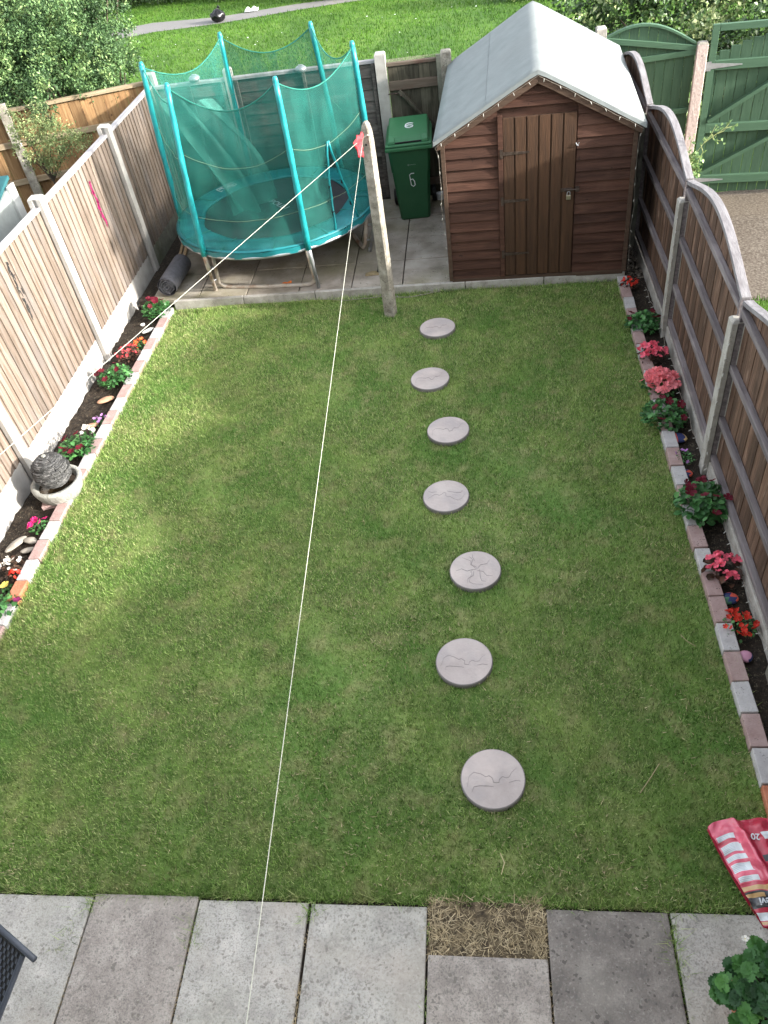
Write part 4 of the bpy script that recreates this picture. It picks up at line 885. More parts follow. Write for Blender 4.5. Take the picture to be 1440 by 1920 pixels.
text_mesh('POLL I', .12, ((l0[0] + l1[0]) / 2 - TC[0], (l0[1] + l1[1]) / 2 - TC[1], tz - .004), (0, 0, la), plain('mat_print', (.4, .42, .45)), t, sx=1.1)
# net: six swagged panels
def seg_pts(i, j, u, z, bulge):
    pass
def net_panel(i, j, hole=None, seed=0):
    A0, A1, B0, B1 = PBm[i], PT[i], PBm[j], PT[j]
    top = lambda u: (A1.lerp(B1, u)) + Vector((0, 0, -(.2 if seed not in (4, 5) else .24) * (1 - (2 * u - 1) ** 2) - .02))
    def f(u, v):
        bt = A0.lerp(B0, u); cn = Vector((bt.x, bt.y, 0)).normalized(); arc = math.sin(math.pi * u)
        bt = Vector((cn.x * 1.2, cn.y * 1.2, tz + .015)); bt = A0.lerp(Vector((bt.x, bt.y, tz + .015)), 1) if False else bt
        tpv = top(u); p = bt.lerp(tpv, v)
        ins = -.05 * math.sin(math.pi * v) * arc - .03 * arc
        fold = .012 * math.sin(u * 19 + seed * 3 + v * 2.5) * math.sin(math.pi * min(1, v * 1.2)) + .006 * math.sin(v * 33 + u * 6 + seed)
        return p + cn * (ins + fold * arc)
    b = MB(); NU, NV = 26, 24
    V_l = [f(u / NU, v / NV) for v in range(NV + 1) for u in range(NU + 1)]
    fc = []
    for v in range(NV):
        for u in range(NU):
            if hole and hole((u + .5) / NU, (v + .5) / NV): continue
            a = v * (NU + 1) + u; fc.append((a, a + 1, a + NU + 2, a + NU + 1))
    b.add(V_l, fc, rng.random()); o = b.build('net_panel', m_net, t, smooth=True)
    hem = [f(k / 20, 1) for k in range(21)]
    MB().tube(hem, .007, 6, .5, cap=False).build('net_hem', m_nethem if seed % 2 else m_nethem, o, smooth=True)
    cd = [f(k / 16, .62 - .02 * math.sin(math.pi * k / 16)) + Vector((0, 0, 0)) for k in range(17)]
    MB().tube([p + Vector((p.x, p.y, 0)).normalized() * .006 for p in cd], .0022, 5, .5, cap=False).build('net_cord', m_cord, o)
    cd = [f(k / 16, .22) for k in range(17)]
    MB().tube([p + Vector((p.x, p.y, 0)).normalized() * .006 for p in cd], .0018, 5, .5, cap=False).build('net_cord', m_cord, o)
    return o, f
for s, (i, j) in enumerate(((0, 1), (1, 2), (2, 3), (4, 3), (5, 4), (0, 5))):
    if (i, j) == (4, 3):
        hole = lambda u, v: v < .60 and abs(u - .50) < .13 * (1 - v / .60) + .01
        o, f = net_panel(i, j, hole, s)
        for sg in (-1, 1):
            pts = [f(.50 + sg * (.14 * (1 - v / .6) + .012), v) for v in np.linspace(0, .62, 14)]
            MB().tube([p + Vector((p.x, p.y, 0)).normalized() * .008 for p in pts], .013, 6, .5).build('door_strap', m_teal, o, smooth=True)
            for v in (.12, .3): 
                p = f(.50 + sg * (.14 * (1 - v / .6) + .012), v); MB().tube([p + Vector((0, 0, -.02)), p + Vector((0, 0, .02))], .018, 6, .5).build('door_clip', m_black, o)
    else: net_panel(i, j, None, s)
# slack netting gathered inside the far side
b = MB(); 
def slack(u, v):      # a fold of loose netting sagging from the left side to the middle of the mat
    P0 = PT[0].lerp(PT[5], .35) * .93; P1 = Vector((.1, -.15, tz + .03))
    a_ = Vector((-.95 + .5 * (1 - v), -.1 - .2 * (1 - v), tz + .05 + 1.25 * v)); w_ = .42 + .2 * math.sin(v * 3)
    x = a_.x + w_ * u + .07 * math.sin(u * 15 + v * 4); y = a_.y + .35 * u * (1 - v) + .05 * math.sin(u * 21 + v * 6) + .25 * v * u
    return (x, y, a_.z + .03 * math.sin(u * 9) - .12 * u * v)
b.grid(slack, 36, 16, .6); b.build('slack_net', m_netslack, t, smooth=True)

# ------------------------------------------------------------------ wheelie bin
bw = gp(783, 411, .07)
t = thing('wheelie_bin', 'green wheelie bin with a white 6 on lid and front, before the plank gate', 'bin', (-.815, bw[1] + .0, .07), R(2))
BH = .93
b = MB()
def ringb(w, d0, d1, z, c=.03): return [(-w, d0 + c, z), (-w + c, d0, z), (w - c, d0, z), (w, d0 + c, z), (w, d1 - c, z), (w - c, d1, z), (-w + c, d1, z), (-w, d1 - c, z)]
rings = [ringb(.185, .02, .5, .0), ringb(.19, .005, .5, .03), ringb(.232, -.05, .60, .62), ringb(.238, -.054, .60, .625), ringb(.255, -.075, .64, .88), ringb(.262, -.08, .65, BH)]
V_l = sum(rings, []); fc = [tuple(range(8))[::-1], tuple(range(40, 48))] + [(i * 8 + k, i * 8 + (k + 1) % 8, (i + 1) * 8 + (k + 1) % 8, (i + 1) * 8 + k) for i in range(5) for k in range(8)]
b.add(V_l, fc, .5).build('bin_body', m_binb, t, bevel=.006)
MB().prism([(-.285, -.105), (.285, -.105), (.285, .66), (-.285, .66)], BH - .045, BH + .0, .5).build('rim', m_binl, t, bevel=.012)
lid = MB().prism([(-.28, -.098), (.28, -.098), (.275, .66), (-.275, .66)], BH + .002, BH + .03, .5).hexa([(-.262, -.05, BH + .03), (.262, -.05, BH + .03), (.262, .64, BH + .03), (-.262, .64, BH + .03), (-.235, .02, BH + .085), (.235, .02, BH + .085), (.235, .6, BH + .135), (-.235, .6, BH + .135)], .5).build('lid', m_binl, t, bevel=.012)
MB().box(-.19, .19, -.062, -.045, BH + .034, BH + .05, .1).build('lid_grip', m_black, lid, bevel=.003)
for s in (-1, 1):
    MB().hexa([(s * .2 - .045, -.07, BH + .03), (s * .2 + .045, -.07, BH + .03), (s * .2 + .045, .05, BH + .03), (s * .2 - .045, .05, BH + .03), (s * .2 - .035, -.06, BH + .065), (s * .2 + .035, -.06, BH + .065), (s * .2 + .035, .04, BH + .095), (s * .2 - .035, .04, BH + .095)], .6).build('lid_boss', m_binl, lid, bevel=.008)
    o = MB().lathe([(.0001, -.03), (.07, -.03), (.1, -.02), (.1, .02), (.07, .03), (.0001, .03)], 24).build('wheel', m_black, t, smooth=False); o.rotation_euler = (0, R(90), 0); o.location = (s * .25, .55, .1)
MB().tube([(-.2, .7, BH + .02), (.2, .7, BH + .02)], .014, 8).build('handle_bar', m_binl, t)
s6 = [(.04, .05), (.02, .065), (-.015, .062), (-.036, .035), (-.042, -.01), (-.032, -.045), (.0, -.06), (.034, -.045), (.04, -.015), (.022, .008), (-.012, .01), (-.036, -.01)]
MB().tube([(.015 + x * 1.15, .30 + y_, BH + .0885 + .0862 * (.28 + y_)) for x, y_ in s6], .0085, 6, .5).build('number', m_white, lid)
tilt = math.atan2(.055, .59)
text_mesh('RUNNEBY B.', .034, (.0, -.0635, .76), (R(90) + .1, 0, 0), m_greyink, t, 'council_lettering')
text_mesh('o-------', .036, (.015, -.0605, .71), (R(90) + .1, 0, 0), m_greyink, t, 'council_lettering')
s6 = [(.035, .60), (.0, .6), (-.022, .585), (-.018, .52), (-.012, .455), (.012, .435), (.035, .455), (.03, .5), (.012, .53), (-.012, .525)]
MB().tube([(x - .0, -.052 + (.6 - z) * .092 - .0, z) for x, z in s6], .005, 6, .5, cap=True).build('number', m_white, t)

# ------------------------------------------------------------------ clothes post, lines, cloth
cp = gp(733, 588, 0)
t = thing('clothes_post', 'tall weathered concrete clothes post with a rounded top, at the back of the lawn', 'clothes post', (cp[0], cp[1], 0), R(-18))
b = MB(); zs = [0, .5, 1.2, 1.8, 1.9, 1.95, 1.98]; ws = [.062, .06, .056, .05, .043, .03, .012]; ds = [.055, .053, .05, .046, .044, .04, .03]
V_l = []
for z, w_, d in zip(zs, ws, ds):
    c = min(w_, d) * .28; V_l += [(-w_, -d + c, z), (-w_ + c, -d, z), (w_ - c, -d, z), (w_, -d + c, z), (w_, d - c, z), (w_ - c, d, z), (-w_ + c, d, z), (-w_, d - c, z)]
V_l = [(x, y, -.2 if z == 0 else z) for x, y, z in V_l]
n = len(zs); fc = [tuple(range(8))[::-1], tuple(range((n - 1) * 8, n * 8))] + [(i * 8 + k, i * 8 + (k + 1) % 8, (i + 1) * 8 + (k + 1) % 8, (i + 1) * 8 + k) for i in range(n - 1) for k in range(8)]
b.add(V_l, fc, .5).build('shaft', m_concold, t, bevel=.004)
o = MB().lathe([(.011, 0), (.0105, .003), (.0001, .0035)], 14).build('hole', m_black, t); o.rotation_euler = (R(90), 0, 0); o.location = (.0, -.0465, 1.79)
d = RM.T @ np.array([(681 - 720) / F_PX, (258 - 960) / F_PX, 1.]); tt = (cp[1] - .055) / d[1]; knot = Vector((d[0] * tt, cp[1] - .055, H + d[2] * tt))
MB().tube([(-.055, -.04, knot.z + .0), (-.02, -.058, knot.z - .005), (.03, -.057, knot.z + .02), (.06, -.03, knot.z + .01)], .006, 6).build('line_hook', m_rope, t)
def ray_at_y(px, py, y): d = RM.T @ np.array([(px - 720) / F_PX, (py - 960) / F_PX, 1.]); t_ = y / d[1]; return Vector((d[0] * t_, y, H + d[2] * t_))
def sag(a, c, s, n=24): return [a.lerp(c, k / n) - Vector((0, 0, s * 4 * (k / n) * (1 - k / n))) for k in range(n + 1)]
e1 = ray_at_y(457, 1955, .5); o = MB().tube(sag(knot, e1, .0), .0016, 6, .5).build('washing_line', m_rope); tag(o, 'white washing line running from the clothes post down the lawn over the patio', 'washing line', 'washing lines tied to the clothes post')
e2 = Vector(gp(-60, 905, 2.0)); o = MB().tube(sag(knot, e2, .0), .0017, 6, .6).build('washing_line', m_rope); tag(o, 'white washing line running from the clothes post leftward past the left border', 'washing line', 'washing lines tied to the clothes post')
dd = (e2 - knot).normalized(); c0 = knot + dd * .05
b = MB()
def cloth(u, v):
    p = c0 + dd * .1 * u; w_ = .03 * math.sin(u * 9 + v * 4) ; return (p.x + w_ * .5 + .012 * math.sin(v * 9), p.y + w_ - .02 * v, p.z + .055 - .2 * v * (1 - .35 * (u - .4) ** 2 * 4) + .012 * math.sin(u * 14))
b.grid(cloth, 10, 12, .5); o = b.build('red_rag', m_red, smooth=True, solid=.003); tag(o, 'crumpled red rag hanging from the line at the clothes post', 'rag')

# ------------------------------------------------------------------ water feature
wc = gp(108, 905, .16)
t = thing('water_feature', 'stacked slate ball standing in a round stone bowl on the left border', 'water feature', (wc[0] - .02, wc[1] + .02, 0))
b = MB(); b.lathe([(.13, .0), (.16, .01), (.195, .06), (.215, .12), (.222, .155), (.222, .168), (.21, .178), (.185, .178), (.178, .165), (.17, .13), (.14, .09), (.0001, .08)], 48, jit=.012); b.build('bowl', m_bowl, t, smooth=True)
MB().lathe([(.172, .125), (.0001, .126)], 40).build('water', m_water, t)
bc = gp(95, 880, .30); bl_ = (bc[0] - wc[0] + .02 , bc[1] - wc[1] - .02)
b = MB(); Rr = .158; NL = 26
for k in range(NL):
    z0 = -Rr + 2 * Rr * k / NL; z1 = z0 + 2 * Rr / NL - .0025; zm = (z0 + z1) / 2; r = math.sqrt(max(.0009, Rr * Rr - zm * zm))
    npc = max(4, int(r / .016)); a0 = rng.random() * 6
    for q in range(npc):
        a1 = a0 + 2 * math.pi * q / npc; a2 = a1 + 2 * math.pi / npc * .94; rr = r * rng.uniform(.95, 1.04); ri = r * .6
        zz0, zz1 = z0 + rng.uniform(-.002, .002), z1 + rng.uniform(-.002, .002); am = (a1 + a2) / 2
        o_ = [(ri * math.cos(a1), ri * math.sin(a1)), (rr * math.cos(a1), rr * math.sin(a1)), (rr * 1.015 * math.cos(am), rr * 1.015 * math.sin(am)), (rr * math.cos(a2), rr * math.sin(a2)), (ri * math.cos(a2), ri * math.sin(a2))]
        b.prism([(x + bl_[0], y + bl_[1]) for x, y in o_], .29 + zz0, .29 + zz1, rng.random())
b.lathe([(.0001, .29 - Rr * .9), (Rr * .62, .29 - Rr * .6), (Rr * .85, .29), (Rr * .62, .29 + Rr * .6), (.03, .29 + Rr * .93)], 20, c=(bl_[0], bl_[1], 0), tint=.0)
b.build('slate_ball', m_slate, t)
MB().lathe([(.0001, .01), (.018, .01), (.018, 0)], 16, c=(bl_[0], bl_[1], .29 + Rr * .99)).build('spout', m_bowl, t)

# ------------------------------------------------------------------ roll of matting, battens, odds and ends at the back
ra_, rb_ = gp(316, 548, .13), gp(352, 490, .13)
d_ = Vector((rb_[0] - ra_[0], rb_[1] - ra_[1], 0)); L = .62; an = math.atan2(d_.y, d_.x)
t = thing('rolled_matting', 'roll of dark grey matting lying by the left fence at the patio corner', 'roll of matting', (ra_[0], ra_[1], .08), an)
sp = [(.012 + .0042 * k) for k in range(24)]
pts = [(0, r * math.cos(k * .95), .115 + r * math.sin(k * .95)) for k, r in enumerate(sp)]
b = MB(); 
for a_, c_ in zip(pts[:-1], pts[1:]): b.add([a_, c_, (L, c_[1], c_[2]), (L, a_[1], a_[2])], [(0, 1, 2, 3)], .5)
b.build('matting', m_roll, t, smooth=True, solid=.007)
MB().lathe([(.112, 0), (.114, .02), (.114, L - .02), (.112, L)], 28, tint=.5).build('outer_wrap', m_roll, t, smooth=True)
o = t.children[1] if len(t.children) > 1 else None
for ch in ALL(t):
    if ch.name.startswith('outer_wrap'): ch.rotation_euler = (0, R(90), 0); ch.location = (0, 0, .115)
for k, (p, q) in enumerate((((333, 500), (343, 455)), ((342, 498), (352, 452)))):
    a_, c_ = gp(*p, .1), gp(*q, .12); o = MB().beam(a_, c_, .035, .02).build('timber_batten', m_batten, bevel=.002)
    tag(o, ['raw timber batten lying against the left fence gravel', 'raw timber batten between the matting roll and the trampoline'][k], 'batten', 'timber battens by the left fence')
# dirty rag with a peg on the patio
rg = gp(700, 512, .075); b = MB()
b.grid(lambda u, v: (rg[0] - .09 + .17 * u, rg[1] - .06 + .11 * v * (.6 + .4 * math.sin(u * 3)), .076 + .018 * abs(math.sin(u * 7 + v * 5)) * math.sin(math.pi * u) * math.sin(math.pi * v) * 1.4), 12, 10, .5)
o = b.build('muddy_rag', mat('muddy_cloth', [(.16, .12, .06, 1), (.3, .24, .14, 1)], scale=20), smooth=True, solid=.004); tag(o, 'crumpled muddy rag on the back patio beside the clothes post', 'rag')
o = MB().tube([(rg[0] + .06, rg[1] + .0, .1), (rg[0] + .075, rg[1] + .04, .18)], .01, 8).tube([(rg[0] + .05, rg[1] - .01, .1), (rg[0] + .12, rg[1] - .02, .1)], .011, 8).build('black_peg', m_black); tag(o, 'short black L-shaped peg lying on the muddy rag', 'peg')
og = gp(537, 531, .1); b = MB(); b.grid(lambda u, v: (og[0] - .05 + .11 * u, og[1] - .03 + .06 * v, .1 + .02 * math.sin(u * 5) * math.sin(v * 4)), 6, 5, .5)
o = b.build('orange_scrap', plain('orange_plastic', (.75, .2, .05)), smooth=True, solid=.004); tag(o, 'scrap of orange plastic caught on the trampoline foot bar', 'scrap')
wt = gp(826, 369, .1)
t = thing('plastic_tub', 'small white tub on the ground between the green bin and the shed', 'tub', (wt[0], wt[1], .07)); MB().lathe([(.045, 0), (.05, .07), (.053, .075)], 16).build('tub_body', m_white, t); MB().lathe([(.055, .076), (.054, .084), (.0001, .085)], 16).build('tub_lid', m_white, t)

# ------------------------------------------------------------------ rattan chair, bottom left
h0 = .82; p0 = Vector(gp(65, 1799, h0)); p1 = Vector(gp(2, 1743, h0)); bd = (p1 - p0).normalized(); an = math.atan2(-bd.y, -bd.x)
t = thing('rattan_chair', 'dark grey woven rattan chair, only its back corner in view at the bottom left', 'chair', (p0.x, p0.y, .018), an + math.pi)
hz = h0 - .018; Wc = .56
MB().tube([(0, 0, hz), (Wc, 0, hz)], .014, 8, .5).build('top_rail', m_rattan, t, smooth=True)
def bk(u, v): return (.07 + (Wc - .14) * u, (.015 + .5 * (1 - v)), .42 + (hz - .435) * v)
b = MB(); NU, NV = 30, 26
for jj in range(NV):
    for ii in range(NU):
        if (ii + jj) % 2 == 0 or True:
            u0, u1, v0, v1 = ii / NU, (ii + .78) / NU, jj / NV, (jj + .86) / NV; off = .004 * (1 if (ii + jj) % 2 else -1)
            P_ = [bk(u0, v0), bk(u1, v0), bk(u1, v1), bk(u0, v1)]; P_ = [(x, y + off, z) for x, y, z in P_]; b.add(P_ , [(0, 1, 2, 3)])
b.build('woven_back', m_rattan, t, solid=.003)
MB().add([bk(0, 0), bk(1, 0), bk(1, 1), bk(0, 1)], [(0, 1, 2, 3)], .0).build('back_lining', m_black, t, solid=.004, solidoff=1)
for u in (0, 1): MB().tube([bk(u, 0), bk(u, 1)], .012, 8, .5).build('back_post', m_rattan, t)
MB().box(.06, Wc - .06, .5, .98, .33, .40, .5).build('seat', m_rattan, t, bevel=.01)
for x in (.08, Wc - .08):
    for y in (.53, .94): MB().tube([(x, y, .0), (x, y, .335)], .016, 8, .5).build('leg', m_rattan, t)
# a chair back seen from above leans toward the house: local +y must point away from the lawn

# ------------------------------------------------------------------ compost bag, bottom right
BK = dict(bump=1.0, bscale=16, spec=.6)
m_bagr = plain('bag_red', (.42, .03, .06), rough=.25, **BK); m_bagp = plain('bag_pink', (.6, .1, .16), rough=.25, **BK); m_bagw = plain('bag_white', (.58, .62, .65), rough=.3, **BK); m_bagk = plain('bag_black', (.03, .03, .035), rough=.25, **BK); m_bagy = plain('bag_gold', (.45, .28, .12), rough=.3, **BK)
A0 = Vector(gp(1326, 1552, .04)); A1 = Vector(gp(1432, 1738, .03)); B0 = A0 + Vector((.74, .0, .1)); B1 = Vector((A0.x + .7, A1.y - .1, .1))
def bagp(u, v):
    a = A0.lerp(A1, v); a = a + Vector((-.012 * math.sin(math.pi * v), 0, 0)); c = B0.lerp(B1, v); p = a.lerp(c, u)
    top = .012 * math.sin(u * 21) * (1 - v) + .03 * math.sin(math.pi * min(1, u * 2.2)) * (1 - v) ; p.y += top
    fold = .035 * math.exp(-((u - .17 - .05 * v) / .03) ** 2)
    p.z += .10 * math.sin(math.pi * min(1, u * 1.1 + .03)) ** .6 * math.sin(math.pi * (v * .9 + .05)) ** .6 + fold + .004 * math.sin(u * 60 + v * 11) + .004 * math.sin(v * 44 + 3 * math.sin(u * 17)) + .003 * math.sin(u * 31 - v * 37 + 2 * math.sin(v * 13))
    return p
def bagm(u, v):
    f = .17 + .05 * v
    if v < .1: return 1 if u < f else 0
    if u < f:
        if u > f * .72 and v < .62: return 1
        for a_, c_ in ((.15, .2), (.25, .33), (.36, .41), (.44, .52), (.565, .61)):
            if a_ < v < c_ and u > f * .05: return 2 if int(v * 220) % 3 or u > f * .5 else 5
        if .65 < v < .69: return 4
        if .70 < v < .845: return 3 if not (.72 < v < .75 and u < f * .6) else 4
        if .88 < v < .95: return 2
        if .96 < v < .985: return 4
        return 0 if .2 < v < .24 or v > .62 else 1
    if .16 < v < .24 and u > .30 and u < .5: return 2
    if .44 < v < .52 and u > .27: return 1
    if .38 < v < .44 and .24 < u < .32: return 3
    if .63 < v < .66: return 4
    if .67 < v < .84: return 3
    return 0
b = MB(); b.grid(bagp, 110, 220, .5, bagm)
t = thing('compost_bag', 'red and white plastic compost bag with a black band, lying across the lawn corner', 'bag', (0, 0, 0))
b.build('bag_body', [m_bagr, m_bagp, m_bagw, m_bagk, m_bagy, plain('bag_print', (.35, .4, .45), rough=.3)], t, smooth=True)
b = MB(); b.grid(lambda u, v: (lambda p: (p.x, p.y, .02))(bagp(u, v)), 10, 10, .5); b.build('bag_underside', m_bagr, t)
MB().tube([bagp(.17 + .05 * v, v) + Vector((0, 0, .004)) for v in np.linspace(.6, .99, 14)], .003, 5, .5).build('bag_seam', m_bagw, t)
p = bagp(.1, .80); q = bagp(.14, .80)
text_mesh('Levi', .05, (p.x + .01, p.y, p.z + .012), (0, .0, R(182)), m_bagw, t, 'bag_lettering', bold=.001)
p = bagp(.25, .2); text_mesh('20', .045, (p.x, p.y, p.z + .012), (0, 0, R(176)), m_bagw, t, 'bag_lettering', bold=.001)

# ------------------------------------------------------------------ plants
def broadleaf(n, R0, hgt, size, m, parent, name='foliage', seed=0, aspect=.75, up=.8, dome=1.0, lo=.15):
    """low mound of broad folded leaves"""
    g = np.random.default_rng(seed); a = g.uniform(0, 2 * math.pi, n); r = R0 * np.sqrt(g.uniform(0, 1, n)); zz = hgt * (lo + (1 - lo) * g.uniform(.2, 1, n) * np.sqrt(np.clip(1 - (r / R0 * .85) ** 2, 0, 1)) * dome)
    P = np.column_stack([r * np.cos(a), r * np.sin(a), zz]); out = np.column_stack([np.cos(a), np.sin(a), np.full(n, .1)])
    # richer leaf: hexagonal, folded along its midrib
    d = out + g.normal(size=(n, 3)) * .6; d /= np.linalg.norm(d, axis=1)[:, None]; nr = g.normal(size=(n, 3)) * .5; nr[:, 2] += up * 2; nr -= (nr * d).sum(1)[:, None] * d; nr /= np.linalg.norm(nr, axis=1)[:, None]; sd = np.cross(d, nr)
    s = (size * g.uniform(.6, 1.2, n))[:, None]
    pts = [P - d * s * .5, P - d * s * .15 - sd * s * aspect * .45 + nr * s * .09, P + d * s * .25 - sd * s * aspect * .42 + nr * s * .07, P + d * s * .55 - nr * s * .1, P + d * s * .25 + sd * s * aspect * .42 + nr * s * .07, P - d * s * .15 + sd * s * aspect * .45 + nr * s * .09, P + d * s * .05]
    V = np.stack(pts, 1).reshape(-1, 3); i = np.arange(n)[:, None] * 7
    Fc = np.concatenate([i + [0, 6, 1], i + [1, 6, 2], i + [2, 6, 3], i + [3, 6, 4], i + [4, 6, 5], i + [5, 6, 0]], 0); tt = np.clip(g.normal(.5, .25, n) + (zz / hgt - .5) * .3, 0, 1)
    o = npmesh(name, V, Fc, np.tile(tt, 6), m, parent)
    b = MB()
    for k in range(max(4, n // 12)):
        x, y, z = P[k]; b.tube([(x * .1, y * .1, -.01), (x * .5, y * .5, z * .6), (x, y, z)], .0028, 4)
    b.build('stems', m, parent)
    return o
FM = {}
def flower_mesh(key, m, size, npet, cup, eye):
    if key in FM: return FM[key]
    b = MB()
    for k in range(npet):
        a = 2 * math.pi * k / npet; w_ = math.pi / npet * 1.05
        pts = [(0, 0, 0)] + [(size * rr * math.cos(a + s * w_), size * rr * math.sin(a + s * w_), size * cup * hh) for rr, s, hh in ((.55, -.9, .5), (.95, -.75, .95), (1.05, -.25, 1.0), (1.0, .3, 1.05), (.95, .75, .9), (.55, .9, .5))]
        b.add(pts, [(0, 1, 2), (0, 2, 3), (0, 3, 4), (0, 4, 5), (0, 5, 6)])
    if eye is not None: b.lathe([(size * .16, size * .06), (.0001, size * .09)], 8, mi=1)
    FM[key] = b.mesh('flower', [m, eye or m]); return FM[key]
def blooms(t, key, m, pos, size=.03, npet=5, cup=.25, eye=None, name='flower', sc=(.8, 1.2), tilt=.5):
    me = flower_mesh(key, m, size, npet, cup, eye)
    for x, y, z in pos:
        o = bpy.data.objects.new(name, me); COL.objects.link(o); o.parent = t; o.location = (x, y, z); s = rng.uniform(*sc); o.scale = (s, s, s)
        o.rotation_euler = (rng.uniform(-tilt, tilt) + .3, rng.uniform(-tilt, tilt), rng.uniform(0, 6.3))
def rp(n, r, z0, z1, sq=1):
    out = []
    for _ in range(n):
        a = rng.uniform(0, 6.283); q = r * math.sqrt(rng.random()); out.append((q * math.cos(a) * sq, q * math.sin(a), z1 - (z1 - z0) * (q / r) ** 2))
    return out
def plant(name, lab, cat, px, py, zc, parts, group=None, z=0):
    p = gp(px, py, zc); return thing(name, lab, cat, (p[0], p[1], z), rng.uniform(0, 6), group)
def petunia(lab, px, py, r, h, n, nf, m, key, seed, size=.045, fl=None, leaf=None, z=.1):
    t = plant('petunia', lab, 'flowering plant', px, py, z, None, 'flowering plants in the borders')
    broadleaf(n, r, h, size, leaf or m_petleaf, t, seed=seed)
    c, s_ = math.cos(-t.rotation_euler.z), math.sin(-t.rotation_euler.z)
    pos = [(x * c - y * s_, x * s_ + y * c, zz) for x, y, zz in fl] if fl else rp(nf, r * .95, h * .7, h * 1.12)
    blooms(t, key, m, pos, .036, 5, .3); return t
def begonia(lab, px, py, r, h, n, nf, m, key, seed, leaf=None, fs=.016, npet=4, z=.08, name='begonia', lsize=.035, cup=.5):
    t = plant(name, lab, 'flowering plant', px, py, z, None, 'flowering plants in the borders')
    broadleaf(n, r, h, lsize, leaf or m_bronze, t, seed=seed)
    blooms(t, key, m, rp(nf, r * .9, h * .75, h * 1.2), fs, npet, cup, tilt=.9); return t
# left border, far to near
petunia('leafy dark red petunia at the far end of the left border by the matting roll', 292, 578, .17, .19, 260, 6, p_dark, 'dk', 1)
begonia('small-leaved plant with orange-red flowers beside the flat white pebble', 262, 643, .1, .09, 120, 9, p_orange, 'or', 2, m_petleaf, .022, 5, lsize=.02, name='orange_bedding_plant')
begonia('bronze-leaved begonia with dusky red flowers in the left border', 240, 662, .14, .13, 130, 36, p_rose, 'rs', 3)
petunia('bushy dark red petunia in the middle of the left border', 214, 703, .18, .18, 260, 5, p_dark, 'dk', 4)
begonia('tiny lilac and white violas between two terracotta stones in the left border', 185, 781, .09, .06, 70, 8, p_lilac, 'li', 5, m_petleaf, .018, 5, lsize=.022, name='viola', cup=.1)
petunia('dark red petunia just beyond the slate water feature', 142, 836, .17, .17, 230, 7, p_dark, 'dk', 6)
begonia('cluster of white flowers leaning over the petunia beyond the water feature', 166, 808, .08, .15, 40, 14, p_white, 'wh', 7, m_petleaf, .018, 5, lsize=.03, name='white_bedding_plant', z=.12)
begonia('bright pink flower on a small green plant near the three flat stones', 72, 985, .09, .09, 60, 7, p_hot, 'ht', 8, m_petleaf, .026, 6, lsize=.028, name='pink_bedding_plant', z=.06)
begonia('white begonia at the left edge beside the flat stones', 15, 1060, .12, .1, 90, 16, p_white, 'wh', 9, m_bronze, .02, 5)
begonia('small orange-red flowers beside the white begonia', 24, 1072, .06, .07, 30, 8, p_red, 'rd', 10, m_bronze, .018, 5, name='red_bedding_plant', lsize=.025)
begonia('single pale yellow pansy at the left edge', 10, 1094, .05, .05, 26, 2, p_yel, 'ye', 11, m_petleaf, .03, 5, lsize=.03, name='pansy', cup=.15)
petunia('purple petunia at the near end of the left border', 4, 1128, .12, .11, 120, 3, p_purple, 'pu', 12)
# right border, far to near
begonia('red bronze-leaved begonia beside the shed corner', 1180, 528, .1, .1, 90, 20, p_red, 'rd', 20, m_bronze, .02, 5)
petunia('leafy dark red petunia near the far end of the right border', 1208, 600, .17, .17, 280, 5, p_dark, 'dk', 21)
begonia('bronze-leaved begonia with rose pink flowers in the right border', 1222, 665, .145, .15, 110, 44, p_pink, 'pk', 22, fs=.025)
begonia('mass of coral pink impatiens in the right border', 1238, 718, .17, .15, 150, 95, p_coral, 'co', 23, m_petleaf, .032, 5, name='impatiens', cup=.12, lsize=.035)
petunia('leafy petunia with near-black flowers, in front of the coral impatiens', 1247, 775, .19, .19, 320, 6, p_dark, 'dk', 24)
begonia('small plant with three lilac flowers between two painted stones', 1281, 850, .09, .07, 110, 4, p_lilac, 'li', 25, m_petleaf, .028, 5, lsize=.022, name='lilac_bedding_plant', cup=.08)
petunia('large leafy dark red petunia at the foot of the pale concrete post', 1318, 945, .2, .24, 300, 10, p_dark, 'dk', 26, size=.06)
begonia('pink begonia with dark leaves in front of the large petunia', 1356, 1066, .13, .14, 60, 26, p_pink, 'pk', 27, m_bronze, .021, 4, lsize=.06)
begonia('vivid orange-red flowers on a low plant near the right edge', 1385, 1166, .12, .09, 110, 30, p_red, 'rd', 28, m_petleaf, .026, 6, lsize=.025, name='red_bedding_plant')

# stones in the borders
def pebble(name, lab, px, py, rx_, ry_, h, m, rot=0, painted=None, cat='stone', z=.02):
    p = gp(px, py, z); t = thing(name, lab, cat, (p[0], p[1], 0), R(rot), 'stones lying in the borders')
    b = MB(); K = 20; n = 7; V = []
    ph = rng.random() * 6
    for j in range(n):
        zz = j / (n - 1); rr = math.sqrt(max(0.002, 1 - (2 * zz - 1) ** 2)) ** .8
        for k in range(K):
            a = 2 * math.pi * k / K; w_ = 1 + .08 * math.sin(2 * a + ph) + .05 * math.sin(3 * a + ph * 2); V.append((rx_ * rr * w_ * math.cos(a), ry_ * rr * w_ * math.sin(a), zz * h))
    fc = [(j * K + k, j * K + (k + 1) % K, (j + 1) * K + (k + 1) % K, (j + 1) * K + k) for j in range(n - 1) for k in range(K)] + [tuple(range((n - 1) * K, n * K))]
    for f_ in fc:
        cx = sum(V[i_][0] for i_ in f_) / len(f_) / rx_; mi = 0
        if painted: mi = min(len(painted) - 1, int((cx + 1) / 2 * len(painted)))
        b.f.append(f_); b.t.append(.5); b.m.append(mi)
    b.v = V; b.build('stone', painted or m, t, smooth=True); return t
